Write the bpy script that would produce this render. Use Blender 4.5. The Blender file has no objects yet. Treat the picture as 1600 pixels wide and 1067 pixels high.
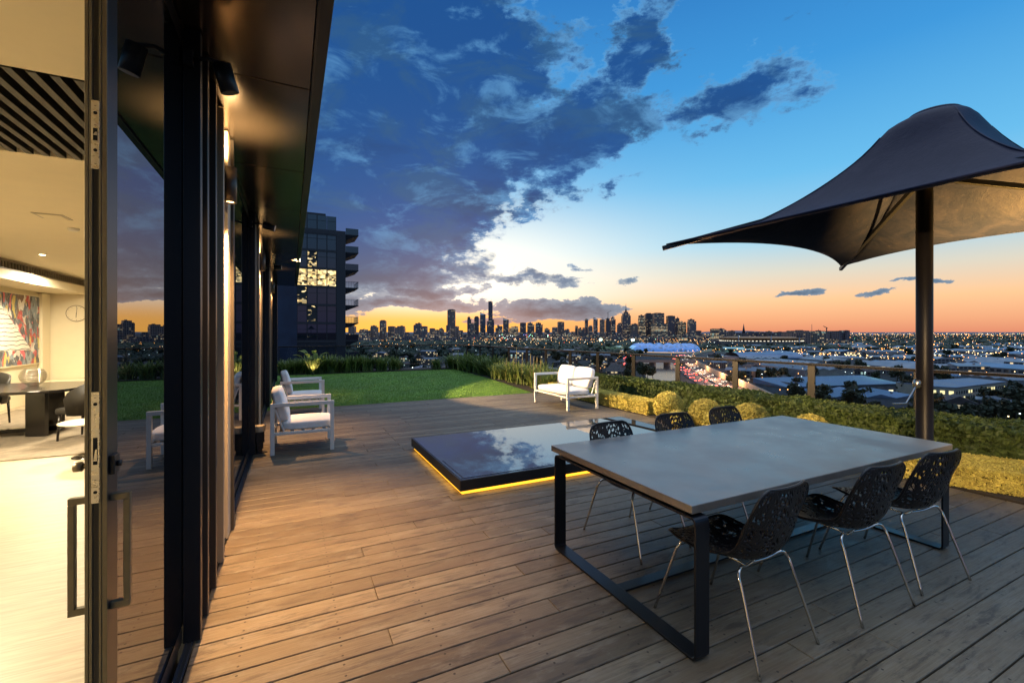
import bpy, math, random
import numpy as np
from mathutils import Vector, Matrix, noise as mnoise
R = math.radians
scn = bpy.context.scene
COL = scn.collection
# ------------------------------------------------------------------ camera, sky, sun, exposure
F_PX, EYE, YAW = 700.0, 1.57, math.atan(345/700.0)
SY, CY = math.sin(YAW), math.cos(YAW)
cam_d = bpy.data.cameras.new('camera'); cam = bpy.data.objects.new('camera', cam_d); COL.objects.link(cam)
cam.location = (0, 0, EYE); cam.rotation_euler = (R(90), 0, -YAW)
cam_d.sensor_width = 36; cam_d.lens = 36*F_PX/1600; cam_d.shift_y = -13.5/1600
cam_d.clip_start = 0.05; cam_d.clip_end = 90000
scn.camera = cam
scn.view_settings.view_transform = 'Standard'; scn.view_settings.look = 'None'
scn.view_settings.exposure = 0.35; scn.view_settings.gamma = 1.0
try:
    scn.cycles.transparent_max_bounces = 16; scn.cycles.max_bounces = 8
    scn.cycles.sample_clamp_indirect = 4.0; scn.cycles.caustics_reflective = False; scn.cycles.caustics_refractive = False
except Exception: pass

def lin(c):
    return tuple((v/255/12.92 if v/255 <= .04045 else ((v/255+.055)/1.055)**2.4) for v in c)
class NT:
    """small helper round a node tree"""
    def __init__(s, tree): s.t = tree; s.n = tree.nodes; s.l = tree.links
    def new(s, typ, **kw):
        n = s.n.new(typ)
        for k, v in kw.items(): setattr(n, k, v)
        return n
    def put(s, sock, v):
        if hasattr(v, 'is_output') or hasattr(v, 'links'): s.l.new(v, sock)
        elif v is not None:
            if isinstance(v, tuple) and len(v) == 3 and sock.type == 'RGBA': v = v+(1,)
            sock.default_value = v
    def m(s, op, a, b=None, c=None, clamp=False):
        n = s.new('ShaderNodeMath', operation=op, use_clamp=clamp)
        s.put(n.inputs[0], a)
        if b is not None: s.put(n.inputs[1], b)
        if c is not None: s.put(n.inputs[2], c)
        return n.outputs[0]
    def vm(s, op, a, b=None):
        n = s.new('ShaderNodeVectorMath', operation=op)
        s.put(n.inputs[0], a)
        if b is not None: s.put(n.inputs[1], b)
        return n.outputs['Value'] if op in ('DOT_PRODUCT', 'LENGTH', 'DISTANCE') else n.outputs[0]
    def sep(s, v):
        n = s.new('ShaderNodeSeparateXYZ'); s.put(n.inputs[0], v); return n.outputs
    def comb(s, x, y, z):
        n = s.new('ShaderNodeCombineXYZ')
        for i, v in enumerate((x, y, z)): s.put(n.inputs[i], v)
        return n.outputs[0]
    def mix(s, f, a, b, mode='MIX'):
        n = s.new('ShaderNodeMix', data_type='RGBA', blend_type=mode); n.clamp_factor = True
        s.put(n.inputs[0], f); s.put(n.inputs[6], a); s.put(n.inputs[7], b); return n.outputs[2]
    def rng(s, v, a, b, c=0.0, d=1.0, smooth=True):
        n = s.new('ShaderNodeMapRange'); n.interpolation_type = 'SMOOTHSTEP' if smooth else 'LINEAR'
        s.put(n.inputs[0], v); n.inputs[1].default_value = a; n.inputs[2].default_value = b
        n.inputs[3].default_value = c; n.inputs[4].default_value = d; return n.outputs[0]
    def noise(s, vec, scale, detail=4, rough=.5, dist=0.0):
        n = s.new('ShaderNodeTexNoise'); n.inputs['Scale'].default_value = scale
        n.inputs['Detail'].default_value = detail; n.inputs['Roughness'].default_value = rough
        n.inputs['Distortion'].default_value = dist
        if vec is not None: s.put(n.inputs['Vector'], vec)
        return n.outputs['Fac']
    def ramp(s, f, stops, interp='LINEAR'):
        n = s.new('ShaderNodeValToRGB'); n.color_ramp.interpolation = interp
        e = n.color_ramp.elements
        while len(e) < len(stops): e.new(0.5)
        for i, (p, c) in enumerate(stops): e[i].position = p; e[i].color = tuple(c)+(1,)
        s.put(n.inputs[0], f); return n.outputs[0]

# a dusk sky: physical Nishita base plus the sunset bands and the broken cloud deck, all by direction
SUN_AZ = 0.33
world = bpy.data.worlds.new('World'); scn.world = world; world.use_nodes = True
W = NT(world.node_tree); W.n.clear()
tc = W.new('ShaderNodeTexCoord')
D = W.vm('NORMALIZE', tc.outputs['Generated'])
dx, dy, dz = W.sep(D)
az = W.m('ARCTAN2', dx, dy)
el = W.m('ARCSINE', dz)
sky_e = W.rng(el, 0.0, R(90), 0, 1, smooth=False)
S = lambda deg: deg/90.0
base = W.ramp(sky_e, [(0, lin((214,134,104))), (S(1.3), lin((228,160,120))), (S(3.6), lin((240,190,142))), (S(6.5), lin((208,202,186))),
    (S(10), lin((148,198,222))), (S(17), lin((96,176,222))), (S(27), lin((56,142,206))), (S(42), lin((26,98,172))), (S(60), lin((30,92,160))), (1, lin((24,74,140)))])
daz = W.m('SUBTRACT', az, SUN_AZ-.12)
gz = W.m('EXPONENT', W.m('MULTIPLY', W.m('MULTIPLY', daz, daz), -5.5))
glow_lo = W.m('MULTIPLY', gz, W.m('EXPONENT', W.m('MULTIPLY', W.m('ABSOLUTE', el), -11.0)))
base = W.mix(W.m('MULTIPLY', glow_lo, .95), base, lin((255,192,78)))
e2 = W.m('SUBTRACT', el, 0.115)
dz2 = W.m('SUBTRACT', az, SUN_AZ)
gw = W.m('EXPONENT', W.m('ADD', W.m('MULTIPLY', W.m('MULTIPLY', dz2, dz2), -7.0), W.m('MULTIPLY', W.m('MULTIPLY', e2, e2), -50.0)))
gw = W.m('MULTIPLY', gw, W.rng(el, .02, .085))
base = W.mix(W.m('MULTIPLY', gw, 1.0), base, (1.0, .98, .88, 1))
# away from the sunset the band fades to dusk blue
back = W.m('MULTIPLY_ADD', W.m('COSINE', W.m('SUBTRACT', az, SUN_AZ+.35)), -.5, .5)
back = W.rng(back, .25, .85)
base = W.mix(W.m('MULTIPLY', back, W.rng(el, 0, .5, .9, .35)), base, lin((70,92,140)))
# cloud cover: large masses placed in the sky by azimuth and elevation, broken up by noise on the cloud plane
ae = W.comb(az, el, 0.0)
wpn = W.new('ShaderNodeTexNoise'); wpn.inputs['Scale'].default_value = 7.0; wpn.inputs['Detail'].default_value = 6; wpn.inputs['Roughness'].default_value = .65
W.l.new(W.comb(az, W.m('MULTIPLY', el, 1.7), 0.0), wpn.inputs['Vector'])
lowamp = W.rng(el, .0, .30, .25, 1.0)
aew = W.vm('ADD', ae, W.vm('MULTIPLY', W.vm('SUBTRACT', wpn.outputs['Color'], (.5,.5,.5)), W.comb(W.m('MULTIPLY', lowamp, .34), W.m('MULTIPLY', lowamp, .20), 0.0)))
inv = W.m('DIVIDE', 1.0, W.m('ADD', W.m('MAXIMUM', dz, 0.0), .16))
cp = W.comb(W.m('MULTIPLY', dx, inv), W.m('MULTIPLY', dy, inv), 0.0)
ae_w = W.comb(W.m('MULTIPLY', az, 3.2), W.m('MULTIPLY', el, 7.0), 0.0)
n1 = W.noise(cp, 1.6, 9, .6, .35)
n2 = W.noise(ae_w, 2.6, 9, .66, .2)
n3 = W.noise(ae_w, 9.0, 6, .65, .3)
def pix_ae(u, v):
    return (YAW+math.atan((u-800)/F_PX), math.atan((520-v)/math.hypot(F_PX, u-800)))
# (u, v, half width, half height, tilt deg, weight)
BLOBS = [(600,130,310,250,-8,2.0),(530,310,250,165,0,2.0),(590,412,175,56,0,1.5),(720,262,190,92,-32,1.25),(890,215,150,78,-25,1.4),(1005,60,130,84,-48,1.3),(1010,190,70,50,-20,1.0),
 (835,330,80,26,-15,.9),(1150,152,125,52,-5,1.1),(1195,98,40,34,-20,.75),(980,285,58,22,-12,.72),(620,474,165,13,0,1.15),(650,456,120,14,0,1.2),(830,438,100,15,4,.95),(870,485,115,17,2,1.2),
 (770,500,70,9,0,.85),(760,380,60,24,-10,.6),(972,440,34,9,0,.7),(1243,455,44,7,-8,.9),(1440,436,55,4,-4,.72),(1375,459,60,4.5,-3,.72),(1300,20,150,35,-5,.55),
 (430,120,260,280,0,1.3),(300,350,200,120,0,1.2),(915,412,22,8,0,.7),(1180,60,40,26,-30,.6),
 (-700,60,500,160,0,.9)]
tot = None
for (u, v, hw, hh, tilt, wgt) in BLOBS:
    if u < 0: a, e = -1.6, .5; sa, se = .9, .35
    else:
        a, e = pix_ae(u, v)
        a0, _ = pix_ae(u-hw, v); a1, _ = pix_ae(u+hw, v); _, e0 = pix_ae(u, v+hh); _, e1 = pix_ae(u, v-hh)
        sa, se = (a1-a0)/2, (e1-e0)/2
    mp = W.new('ShaderNodeMapping'); mp.vector_type = 'TEXTURE'
    W.l.new(aew, mp.inputs['Vector']); mp.inputs['Location'].default_value = (a, e, 0)
    mp.inputs['Rotation'].default_value = (0, 0, R(-tilt)); mp.inputs['Scale'].default_value = (sa*1.25, se*1.25, 1)
    g = W.new('ShaderNodeTexGradient', gradient_type='SPHERICAL'); W.l.new(mp.outputs[0], g.inputs[0])
    val = W.m('MULTIPLY', W.m('POWER', g.outputs['Fac'], .6), wgt)
    tot = val if tot is None else W.m('MAXIMUM', tot, val)
dens = W.m('ADD', tot, W.m('MULTIPLY', W.m('SUBTRACT', n2, .5), 1.45))
dens = W.m('ADD', dens, W.m('MULTIPLY', W.m('SUBTRACT', n1, .5), .7))
dens = W.m('ADD', dens, W.m('MULTIPLY', W.m('SUBTRACT', n3, .5), .6))
mask_hi = W.rng(dens, .50, .80)
mask_lo = W.rng(dens, .50, .60)
lowf = W.rng(el, .04, .26, 1.0, 0.0)
mask = W.m('ADD', W.m('MULTIPLY', mask_lo, lowf), W.m('MULTIPLY', mask_hi, W.m('SUBTRACT', 1.0, lowf)))
mask = W.m('MULTIPLY', mask, W.m('GREATER_THAN', tot, .02))
thick = W.rng(dens, .55, 1.25)
c_hi = W.mix(W.rng(dens, .5, 1.0), lin((104,168,216)), lin((16,72,134)))
n4 = W.noise(ae_w, 1.5, 5, .6, .6)
c_hi = W.mix(W.m('MULTIPLY', W.rng(n4, .46, .62), .85), c_hi, lin((36,80,124)))
c_hi = W.mix(W.m('MULTIPLY', W.rng(n1, .48, .68), .5), c_hi, lin((12,50,98)))
hl = W.m('MULTIPLY', W.rng(W.noise(ae_w, 2.3, 9, .62, .5), .50, .68), W.rng(dens, 2.6, 1.2))
c_hi = W.mix(W.m('MULTIPLY', hl, .62), c_hi, lin((92,152,200)))
c_lo = W.mix(thick, lin((106,132,156)), lin((44,76,106)))
c_lo = W.mix(W.rng(el, 0.015, .07, .25, 0.0), c_lo, lin((120,112,104)))
ccol = W.mix(lowf, c_hi, c_lo)
sky = W.mix(W.m('MULTIPLY', mask, .98), base, ccol)
# added brightness overhead, out of view, to lift white furniture and deck
zen = W.m('MULTIPLY', W.rng(el, .66, 1.0), W.rng(n2, .25, .6, .75, 1.0))
sky = W.mix(zen, sky, (1.05, 1.2, 1.42, 1))
# silver lining where thin cloud crosses the bright part
rim = W.m('MULTIPLY', W.m('MULTIPLY', W.m('SUBTRACT', 1.0, W.m('ABSOLUTE', W.m('MULTIPLY_ADD', mask, 2.0, -1.0))), gw), .5)
sky = W.mix(rim, sky, (1.0, .95, .80, 1))
nish = W.new('ShaderNodeTexSky', sky_type='NISHITA'); nish.sun_disc = False
nish.sun_elevation = R(1.0); nish.sun_rotation = SUN_AZ; nish.altitude = 60
below = W.m('LESS_THAN', dz, 0.0)
sky = W.mix(below, sky, lin((40,40,46)))
bg1 = W.new('ShaderNodeBackground'); W.l.new(sky, bg1.inputs[0]); bg1.inputs[1].default_value = 0.92
bg2 = W.new('ShaderNodeBackground'); W.l.new(nish.outputs[0], bg2.inputs[0]); bg2.inputs[1].default_value = 0.012
ad = W.new('ShaderNodeAddShader'); W.l.new(bg1.outputs[0], ad.inputs[0]); W.l.new(bg2.outputs[0], ad.inputs[1])
wo = W.new('ShaderNodeOutputWorld'); W.l.new(ad.outputs[0], wo.inputs[0])
sd = bpy.data.lights.new('sun', 'SUN'); sd.energy = 0.02; sd.angle = R(40); sd.color = (1, .78, .55)
so = bpy.data.objects.new('sun', sd); COL.objects.link(so)
_sv = Vector((math.sin(SUN_AZ)*math.cos(R(4)), math.cos(SUN_AZ)*math.cos(R(4)), math.sin(R(4))))
so.rotation_euler = _sv.to_track_quat('Z', 'Y').to_euler(); so.location = (10, 30, 40)

# ------------------------------------------------------------------ helpers
def at(u, d, z=0.0):
    s = (u-800)/F_PX*d
    return Vector((d*SY+s*CY, d*CY-s*SY, z))
def atz(u, v, z=0.0):
    return at(u, F_PX*(EYE-z)/(v-520.0), z)
def tag(o, label=None, cat=None, group=None, kind=None):
    if label: o['label'] = label
    if cat: o['category'] = cat
    if group: o['group'] = group
    if kind: o['kind'] = kind
    return o
def empty(name, loc=(0,0,0), rz=0.0, label=None, cat=None, group=None):
    o = bpy.data.objects.new(name, None); COL.objects.link(o)
    o.location = loc; o.rotation_euler = (0, 0, rz); o.empty_display_size = .1
    return tag(o, label, cat, group)
def copy_tree(o, parent=None):
    c = o.copy(); COL.objects.link(c)
    c.parent = parent
    for ch in list(o.children): copy_tree(ch, c)
    return c
class MB:
    def __init__(s): s.v = []; s.f = []; s.sm = []
    def add(s, vs, fs, smooth=False):
        b = len(s.v); s.v += [tuple(p) for p in vs]
        for f in fs: s.f.append([b+i for i in f]); s.sm.append(smooth)
        return s
    def box(s, x0, x1, y0, y1, z0, z1, M=None):
        vs = [Vector(p) for p in ((x0,y0,z0),(x1,y0,z0),(x1,y1,z0),(x0,y1,z0),(x0,y0,z1),(x1,y0,z1),(x1,y1,z1),(x0,y1,z1))]
        if M: vs = [M @ p for p in vs]
        return s.add(vs, [(0,3,2,1),(4,5,6,7),(0,1,5,4),(1,2,6,5),(2,3,7,6),(3,0,4,7)])
    def hexa(s, bot, top):
        return s.add(list(bot)+list(top), [(0,3,2,1),(4,5,6,7),(0,1,5,4),(1,2,6,5),(2,3,7,6),(3,0,4,7)])
    def bar(s, a, b, w, h, up=(0,0,1)):
        a, b = Vector(a), Vector(b); d = (b-a).normalized(); up = Vector(up)
        if abs(d.dot(up)) > .98: up = Vector((0,1,0))
        x = d.cross(up).normalized()*w/2; y = x.normalized().cross(d).normalized()*h/2
        return s.hexa([a-x-y, a+x-y, a+x+y, a-x+y], [b-x-y, b+x-y, b+x+y, b-x+y])
    def tube(s, pts, r, n=10, caps=True, smooth=True):
        pts = [Vector(p) for p in pts]; rings = []; prev = None
        for i, p in enumerate(pts):
            t = (pts[min(i+1, len(pts)-1)]-pts[max(i-1, 0)]).normalized()
            if prev is None:
                a = Vector((0,0,1)) if abs(t.z) < .9 else Vector((1,0,0))
                x = t.cross(a).normalized()
            else: x = (prev-t*prev.dot(t)).normalized()
            prev = x; y = t.cross(x); rr = r[i] if isinstance(r, (list, tuple)) else r
            rings.append([p+(x*math.cos(2*math.pi*k/n)+y*math.sin(2*math.pi*k/n))*rr for k in range(n)])
        vs = [q for rg in rings for q in rg]
        fs = [(i*n+k, i*n+(k+1)%n, (i+1)*n+(k+1)%n, (i+1)*n+k) for i in range(len(pts)-1) for k in range(n)]
        s.add(vs, fs, smooth)
        if caps:
            b = len(s.v)-len(vs)
            s.f.append([b+k for k in reversed(range(n))]); s.sm.append(False)
            s.f.append([b+(len(pts)-1)*n+k for k in range(n)]); s.sm.append(False)
        return s
    def lathe(s, prof, n=24, c=(0,0,0), smooth=True, sx=1, sy=1):
        vs = [(c[0]+r*math.cos(2*math.pi*k/n)*sx, c[1]+r*math.sin(2*math.pi*k/n)*sy, c[2]+z) for r, z in prof for k in range(n)]
        fs = [(i*n+k, i*n+(k+1)%n, (i+1)*n+(k+1)%n, (i+1)*n+k) for i in range(len(prof)-1) for k in range(n)]
        s.add(vs, fs, smooth); b = len(s.v)-len(vs)
        if prof[0][0] > 1e-4: s.f.append([b+k for k in reversed(range(n))]); s.sm.append(False)
        if prof[-1][0] > 1e-4: s.f.append([b+(len(prof)-1)*n+k for k in range(n)]); s.sm.append(False)
        return s
    def prism(s, poly, z0, z1, M=None):
        n = len(poly); vs = [Vector((x, y, z0)) for x, y in poly]+[Vector((x, y, z1)) for x, y in poly]
        if M: vs = [M @ p for p in vs]
        return s.add(vs, [tuple(reversed(range(n))), tuple(range(n, 2*n))]+[(i, (i+1)%n, n+(i+1)%n, n+i) for i in range(n)])
    def build(s, name, mat, parent=None, bevel=0, seg=2, loc=None, rz=0):
        me = bpy.data.meshes.new(name); me.from_pydata(s.v, [], s.f); me.update()
        me.polygons.foreach_set('use_smooth', s.sm)
        if mat: me.materials.append(mat)
        o = bpy.data.objects.new(name, me); COL.objects.link(o)
        if parent: o.parent = parent
        if loc is not None: o.location = loc
        if rz: o.rotation_euler = (0, 0, rz)
        if bevel:
            b = o.modifiers.new('bevel', 'BEVEL'); b.width = bevel; b.segments = seg; b.limit_method = 'ANGLE'; b.angle_limit = R(40)
            b.harden_normals = False
        return o
def np_mesh(name, V, F, mat, parent=None, attr=None, flat=True):
    """V (n,3) floats, F (m,k) ints of one arity, attr per-vertex float called tone"""
    me = bpy.data.meshes.new(name); k = F.shape[1]
    me.vertices.add(len(V)); me.vertices.foreach_set('co', V.astype(np.float32).ravel())
    me.loops.add(F.size); me.loops.foreach_set('vertex_index', F.astype(np.int32).ravel())
    me.polygons.add(len(F)); me.polygons.foreach_set('loop_start', (np.arange(len(F))*k).astype(np.int32))
    me.update(calc_edges=True)
    if attr is not None:
        a = me.attributes.new('tone', 'FLOAT', 'POINT'); a.data.foreach_set('value', attr.astype(np.float32))
    me.materials.append(mat)
    if flat: me.polygons.foreach_set('use_smooth', [False]*len(F))
    o = bpy.data.objects.new(name, me); COL.objects.link(o)
    if parent: o.parent = parent
    return o
def leaf_quads(rs, P, N, size, jitter=.8, aspect=1.8):
    """one bent-free pointed quad per point: P (n,3) points, N (n,3) facing directions"""
    n = len(P); A = rs.normal(size=(n,3)); Nn = N+rs.normal(size=(n,3))*jitter
    Nn /= np.linalg.norm(Nn, axis=1, keepdims=True)+1e-9
    T = np.cross(A, Nn); T /= np.linalg.norm(T, axis=1, keepdims=True)+1e-9
    B = np.cross(Nn, T); sz = size*(.6+.8*rs.random((n,1)))
    V = np.stack([P-T*sz*aspect/2, P+B*sz/2, P+T*sz*aspect/2, P-B*sz/2], 1).reshape(-1,3)
    F = np.arange(4*n).reshape(-1,4); t = np.repeat(rs.random(n), 4)
    return V, F, t

# ------------------------------------------------------------------ materials
MATS = {}
def mat(name, col=(.5,.5,.5), rough=.5, metal=0.0, spec=.5, bump=0, bscale=40, var=0, vscale=5, emit=None, es=1.0, coat=0):
    if name in MATS: return MATS[name]
    m = bpy.data.materials.new(name); m.use_nodes = True; MATS[name] = m
    t = NT(m.node_tree); p = t.n['Principled BSDF']
    p.inputs['Base Color'].default_value = tuple(col)+(1,); p.inputs['Roughness'].default_value = rough
    p.inputs['Metallic'].default_value = metal; p.inputs['Specular IOR Level'].default_value = spec
    if coat: p.inputs['Coat Weight'].default_value = coat
    tcn = t.new('ShaderNodeTexCoord')
    if var:
        f = t.noise(tcn.outputs['Object'], vscale, 6, .6)
        a = tuple(c*(1-var) for c in col); b = tuple(min(1, c*(1+var)) for c in col)
        t.l.new(t.mix(t.rng(f, .3, .7), a, b), p.inputs['Base Color'])
        t.l.new(t.rng(f, .3, .7, max(0, rough-.08), min(1, rough+.08)), p.inputs['Roughness'])
    if bump:
        f = t.noise(tcn.outputs['Object'], bscale, 5, .6)
        b = t.new('ShaderNodeBump'); b.inputs['Strength'].default_value = bump; b.inputs['Distance'].default_value = .01
        t.l.new(f, b.inputs['Height']); t.l.new(b.outputs[0], p.inputs['Normal'])
    if emit:
        p.inputs['Emission Color'].default_value = tuple(emit)+(1,); p.inputs['Emission Strength'].default_value = es
        m.cycles.emission_sampling = 'NONE'
    return m
def out_of(m): return [n for n in m.node_tree.nodes if n.type == 'OUTPUT_MATERIAL'][0]

def glass_mat(name, tint, body, trans, ior):
    """coated pane: a sharp Fresnel reflection over a tinted body that lets part of the light through"""
    m = bpy.data.materials.new(name); m.use_nodes = True; MATS[name] = m; t = NT(m.node_tree); t.n.clear()
    fr = t.new('ShaderNodeFresnel'); fr.inputs[0].default_value = ior
    gl = t.new('ShaderNodeBsdfGlossy'); gl.inputs['Roughness'].default_value = .004; gl.inputs[0].default_value = (.92,.95,1,1)
    tr = t.new('ShaderNodeBsdfTransparent'); tr.inputs[0].default_value = tuple(tint)+(1,)
    df = t.new('ShaderNodeBsdfDiffuse'); df.inputs[0].default_value = tuple(body)+(1,)
    a = t.new('ShaderNodeMixShader'); a.inputs[0].default_value = trans; t.l.new(df.outputs[0], a.inputs[1]); t.l.new(tr.outputs[0], a.inputs[2])
    geo = t.new('ShaderNodeNewGeometry')   # the reflection belongs to the outer skin of the pane only
    b = t.new('ShaderNodeMixShader'); t.l.new(t.m('MULTIPLY', fr.outputs[0], t.m('SUBTRACT', 1.0, geo.outputs['Backfacing'])), b.inputs[0]); t.l.new(a.outputs[0], b.inputs[1]); t.l.new(gl.outputs[0], b.inputs[2])
    o = t.new('ShaderNodeOutputMaterial'); t.l.new(b.outputs[0], o.inputs[0])
    return m
door_glass = glass_mat('tinted_door_glass', (.35,.4,.45), (.004,.005,.006), .16, 5.0)
fence_glass = glass_mat('fence_glass', (.80,.84,.88), (.02,.02,.02), .98, 1.25)
far_glass = glass_mat('smoked_glass', (.3,.3,.35), (.01,.012,.016), .05, 1.9)

bronze = mat('dark_bronze_frame', (.012,.013,.016), .32, .3, bump=.02, bscale=200)
blackm = mat('black_powder_coat', (.010,.012,.016), .38, .2, bump=.05, bscale=300)
stile_m = mat('satin_bronze_edge', (.15,.13,.085), .42, .6, var=.1, vscale=20)
steel = mat('brushed_steel', (.62,.58,.50), .3, 1.0, var=.05, vscale=60)
chrome = mat('polished_chrome', (.62,.60,.56), .13, 1.0)
cream = mat('cream_panel', (.52,.45,.33), .45, .0, var=.04)
soffit_m = mat('satin_dark_soffit', (.070,.058,.044), .20, .7, bump=.02, bscale=3)
track_m = mat('blue_black_anodised_track', (.06,.085,.13), .25, .8)
hole_m = mat('dark_recess', (.004,.004,.004), .9)
white_m = mat('white_powder_coat', (.80,.78,.74), .4, bump=.02, bscale=200)
cushion_m = mat('white_canvas', (.82,.80,.78), .9, bump=.5, bscale=22, var=.05)
lamp_warm = mat('lamp_glass_warm', (1,.8,.5), .4, emit=(1,.62,.25), es=18)

def deck_material():
    m = bpy.data.materials.new('weathered_hardwood'); m.use_nodes = True; MATS['deck'] = m
    t = NT(m.node_tree); p = t.n['Principled BSDF']
    tcn = t.new('ShaderNodeTexCoord'); at_ = t.new('ShaderNodeAttribute', attribute_name='tone')
    x, y, z = t.sep(tcn.outputs['Object']); tone = at_.outputs['Fac']
    gv = t.comb(t.m('MULTIPLY', x, .9), t.m('ADD', t.m('MULTIPLY', y, 30.0), t.m('MULTIPLY', tone, 53.0)), 0.0)
    grain = t.noise(gv, 3.2, 9, .74, .5)
    big = t.noise(tcn.outputs['Object'], 1.1, 5, .6)
    blot = t.noise(t.comb(t.m('MULTIPLY', x, 2.2), t.m('MULTIPLY', y, 5.0), tone), 2.0, 6, .7)
    a = t.mix(tone, (.088,.076,.054), (.180,.160,.118))
    a = t.mix(t.rng(grain, .34, .66), t.mix(.62, a, (.075,.05,.034)), a)
    a = t.mix(t.m('MULTIPLY', t.rng(blot, .48, .68), .42), a, (.20,.195,.175))
    st_ = t.noise(t.comb(t.m('MULTIPLY', x, 1.5), t.m('ADD', t.m('MULTIPLY', y, 7.0), t.m('MULTIPLY', tone, 19.0)), 3.0), 2.4, 8, .72, .5)
    a = t.mix(t.m('MULTIPLY', t.rng(st_, .50, .66), .72), a, (.040,.034,.030))
    a = t.mix(t.m('MULTIPLY', t.rng(st_, .30, .40, 1, 0), .4), a, (.20,.145,.085))
    a = t.mix(t.m('MULTIPLY', t.rng(big, .5, .75), .4), a, (.10,.066,.042))
    # pairs of screw heads over every joist
    fx = t.m('SUBTRACT', t.m('FRACT', t.m('DIVIDE', x, .45)), .5)
    fy = t.m('SUBTRACT', t.m('ABSOLUTE', t.m('SUBTRACT', t.m('FRACT', t.m('DIVIDE', y, .143)), .5)), .27)
    r2 = t.m('ADD', t.m('POWER', t.m('MULTIPLY', fx, .45), 2.0), t.m('POWER', t.m('MULTIPLY', fy, .143), 2.0))
    a = t.mix(t.m('MULTIPLY', t.m('LESS_THAN', r2, .006**2), .9), a, (.02,.015,.012))
    t.l.new(a, p.inputs['Base Color'])
    t.l.new(t.rng(blot, .3, .75, .42, .68), p.inputs['Roughness']); p.inputs['Specular IOR Level'].default_value = .35
    b = t.new('ShaderNodeBump'); b.inputs['Strength'].default_value = .3; b.inputs['Distance'].default_value = .003
    t.l.new(grain, b.inputs['Height']); t.l.new(b.outputs[0], p.inputs['Normal'])
    return m
def leaf_material(name, dark, light, trans=.25, rough=.5):
    m = bpy.data.materials.new(name); m.use_nodes = True; MATS[name] = m
    t = NT(m.node_tree); p = t.n['Principled BSDF']; at_ = t.new('ShaderNodeAttribute', attribute_name='tone')
    tcn = t.new('ShaderNodeTexCoord')
    f = t.m('ADD', t.m('MULTIPLY', at_.outputs['Fac'], .75), t.m('MULTIPLY_ADD', t.noise(tcn.outputs['Object'], 6, 4, .65), 1.1, -.42), clamp=True)
    c = t.mix(f, dark, light); t.l.new(c, p.inputs['Base Color']); p.inputs['Roughness'].default_value = rough
    p.inputs['Specular IOR Level'].default_value = .3
    tr = t.new('ShaderNodeBsdfTranslucent'); t.l.new(c, tr.inputs[0])
    mx = t.new('ShaderNodeMixShader'); mx.inputs[0].default_value = trans
    t.l.new(p.outputs[0], mx.inputs[1]); t.l.new(tr.outputs[0], mx.inputs[2]); t.l.new(mx.outputs[0], out_of(m).inputs[0])
    return m
hedge_leaf = leaf_material('hedge_leaf', (.022,.042,.012), (.11,.155,.04))
gold_leaf = leaf_material('golden_leaf', (.30,.25,.05), (.82,.72,.19))
strap_leaf = leaf_material('strap_leaf', (.035,.075,.02), (.22,.27,.07))
tree_leaf = leaf_material('tree_leaf', (.010,.018,.010), (.045,.06,.028), .1)
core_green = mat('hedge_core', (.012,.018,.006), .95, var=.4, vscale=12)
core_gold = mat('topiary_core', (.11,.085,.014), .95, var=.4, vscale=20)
soil = mat('planter_soil', (.02,.015,.01), .95, bump=.6, bscale=30, var=.4)
bark = mat('bark', (.05,.04,.03), .9, bump=.5)
# ------------------------------------------------------------------ the terrace: deck, lawn bed, soil
rnd = random.Random(7); rs = np.random.RandomState(11)
def build_deck():
    m = deck_material(); V = []; F = []; T = []
    P = .143; g = .008; y = -2.002; row = 0
    while y < 10.25:
        x = -.44 if y > -.5 else -.44; x = -.44
        ends = []; cur = x
        first = True
        while cur < 5.98:
            ln = rnd.choice((1.8, 2.25, 2.7, 3.15, 3.6)) if not first else rnd.choice((.9, 1.35, 1.8, 2.25, 3.15))
            first = False; nx = min(cur+ln, 6.0)
            if 6.0-nx < .5: nx = 6.0
            ends.append((cur, nx)); cur = nx
        for a, b in ends:
            t = rnd.random(); zt = rnd.uniform(-.0012, .0012); x0, x1 = a+.0015, b-.0015; y0, y1 = y+g/2, y+P-g/2; c = .003
            b0 = len(V)
            V += [(x0,y0,-.045),(x1,y0,-.045),(x1,y1,-.045),(x0,y1,-.045),(x0,y0,zt-c),(x1,y0,zt-c),(x1,y1,zt-c),(x0,y1,zt-c),
                  (x0+c,y0+c,zt),(x1-c,y0+c,zt),(x1-c,y1-c,zt),(x0+c,y1-c,zt)]
            F += [[b0+i for i in q] for q in ((0,1,5,4),(1,2,6,5),(2,3,7,6),(3,0,4,7),(4,5,9,8),(5,6,10,9),(6,7,11,10),(7,4,8,11),(8,9,10,11))]
            T += [t]*12
        y += P; row += 1
    o = np_mesh('deck', np.array(V), np.array(F), m, attr=np.array(T)); tag(o, kind='structure')
    mb = MB().box(-.6, 8.6, -2.2, 19.6, -.45, -.06)
    tag(mb.build('terrace_slab', hole_m), kind='structure')
build_deck()
lawn_m = mat('artificial_turf', (.09,.19,.025), .8, bump=.8, bscale=260, var=.3, vscale=1.6)
LAWN = [(-.44,10.27),(5.66,10.27),(6.12,14.5),(6.32,18.35),(-.44,18.45)]
tag(MB().prism(LAWN, -.04, .006).build('lawn_base', lawn_m), kind='structure')
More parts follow.
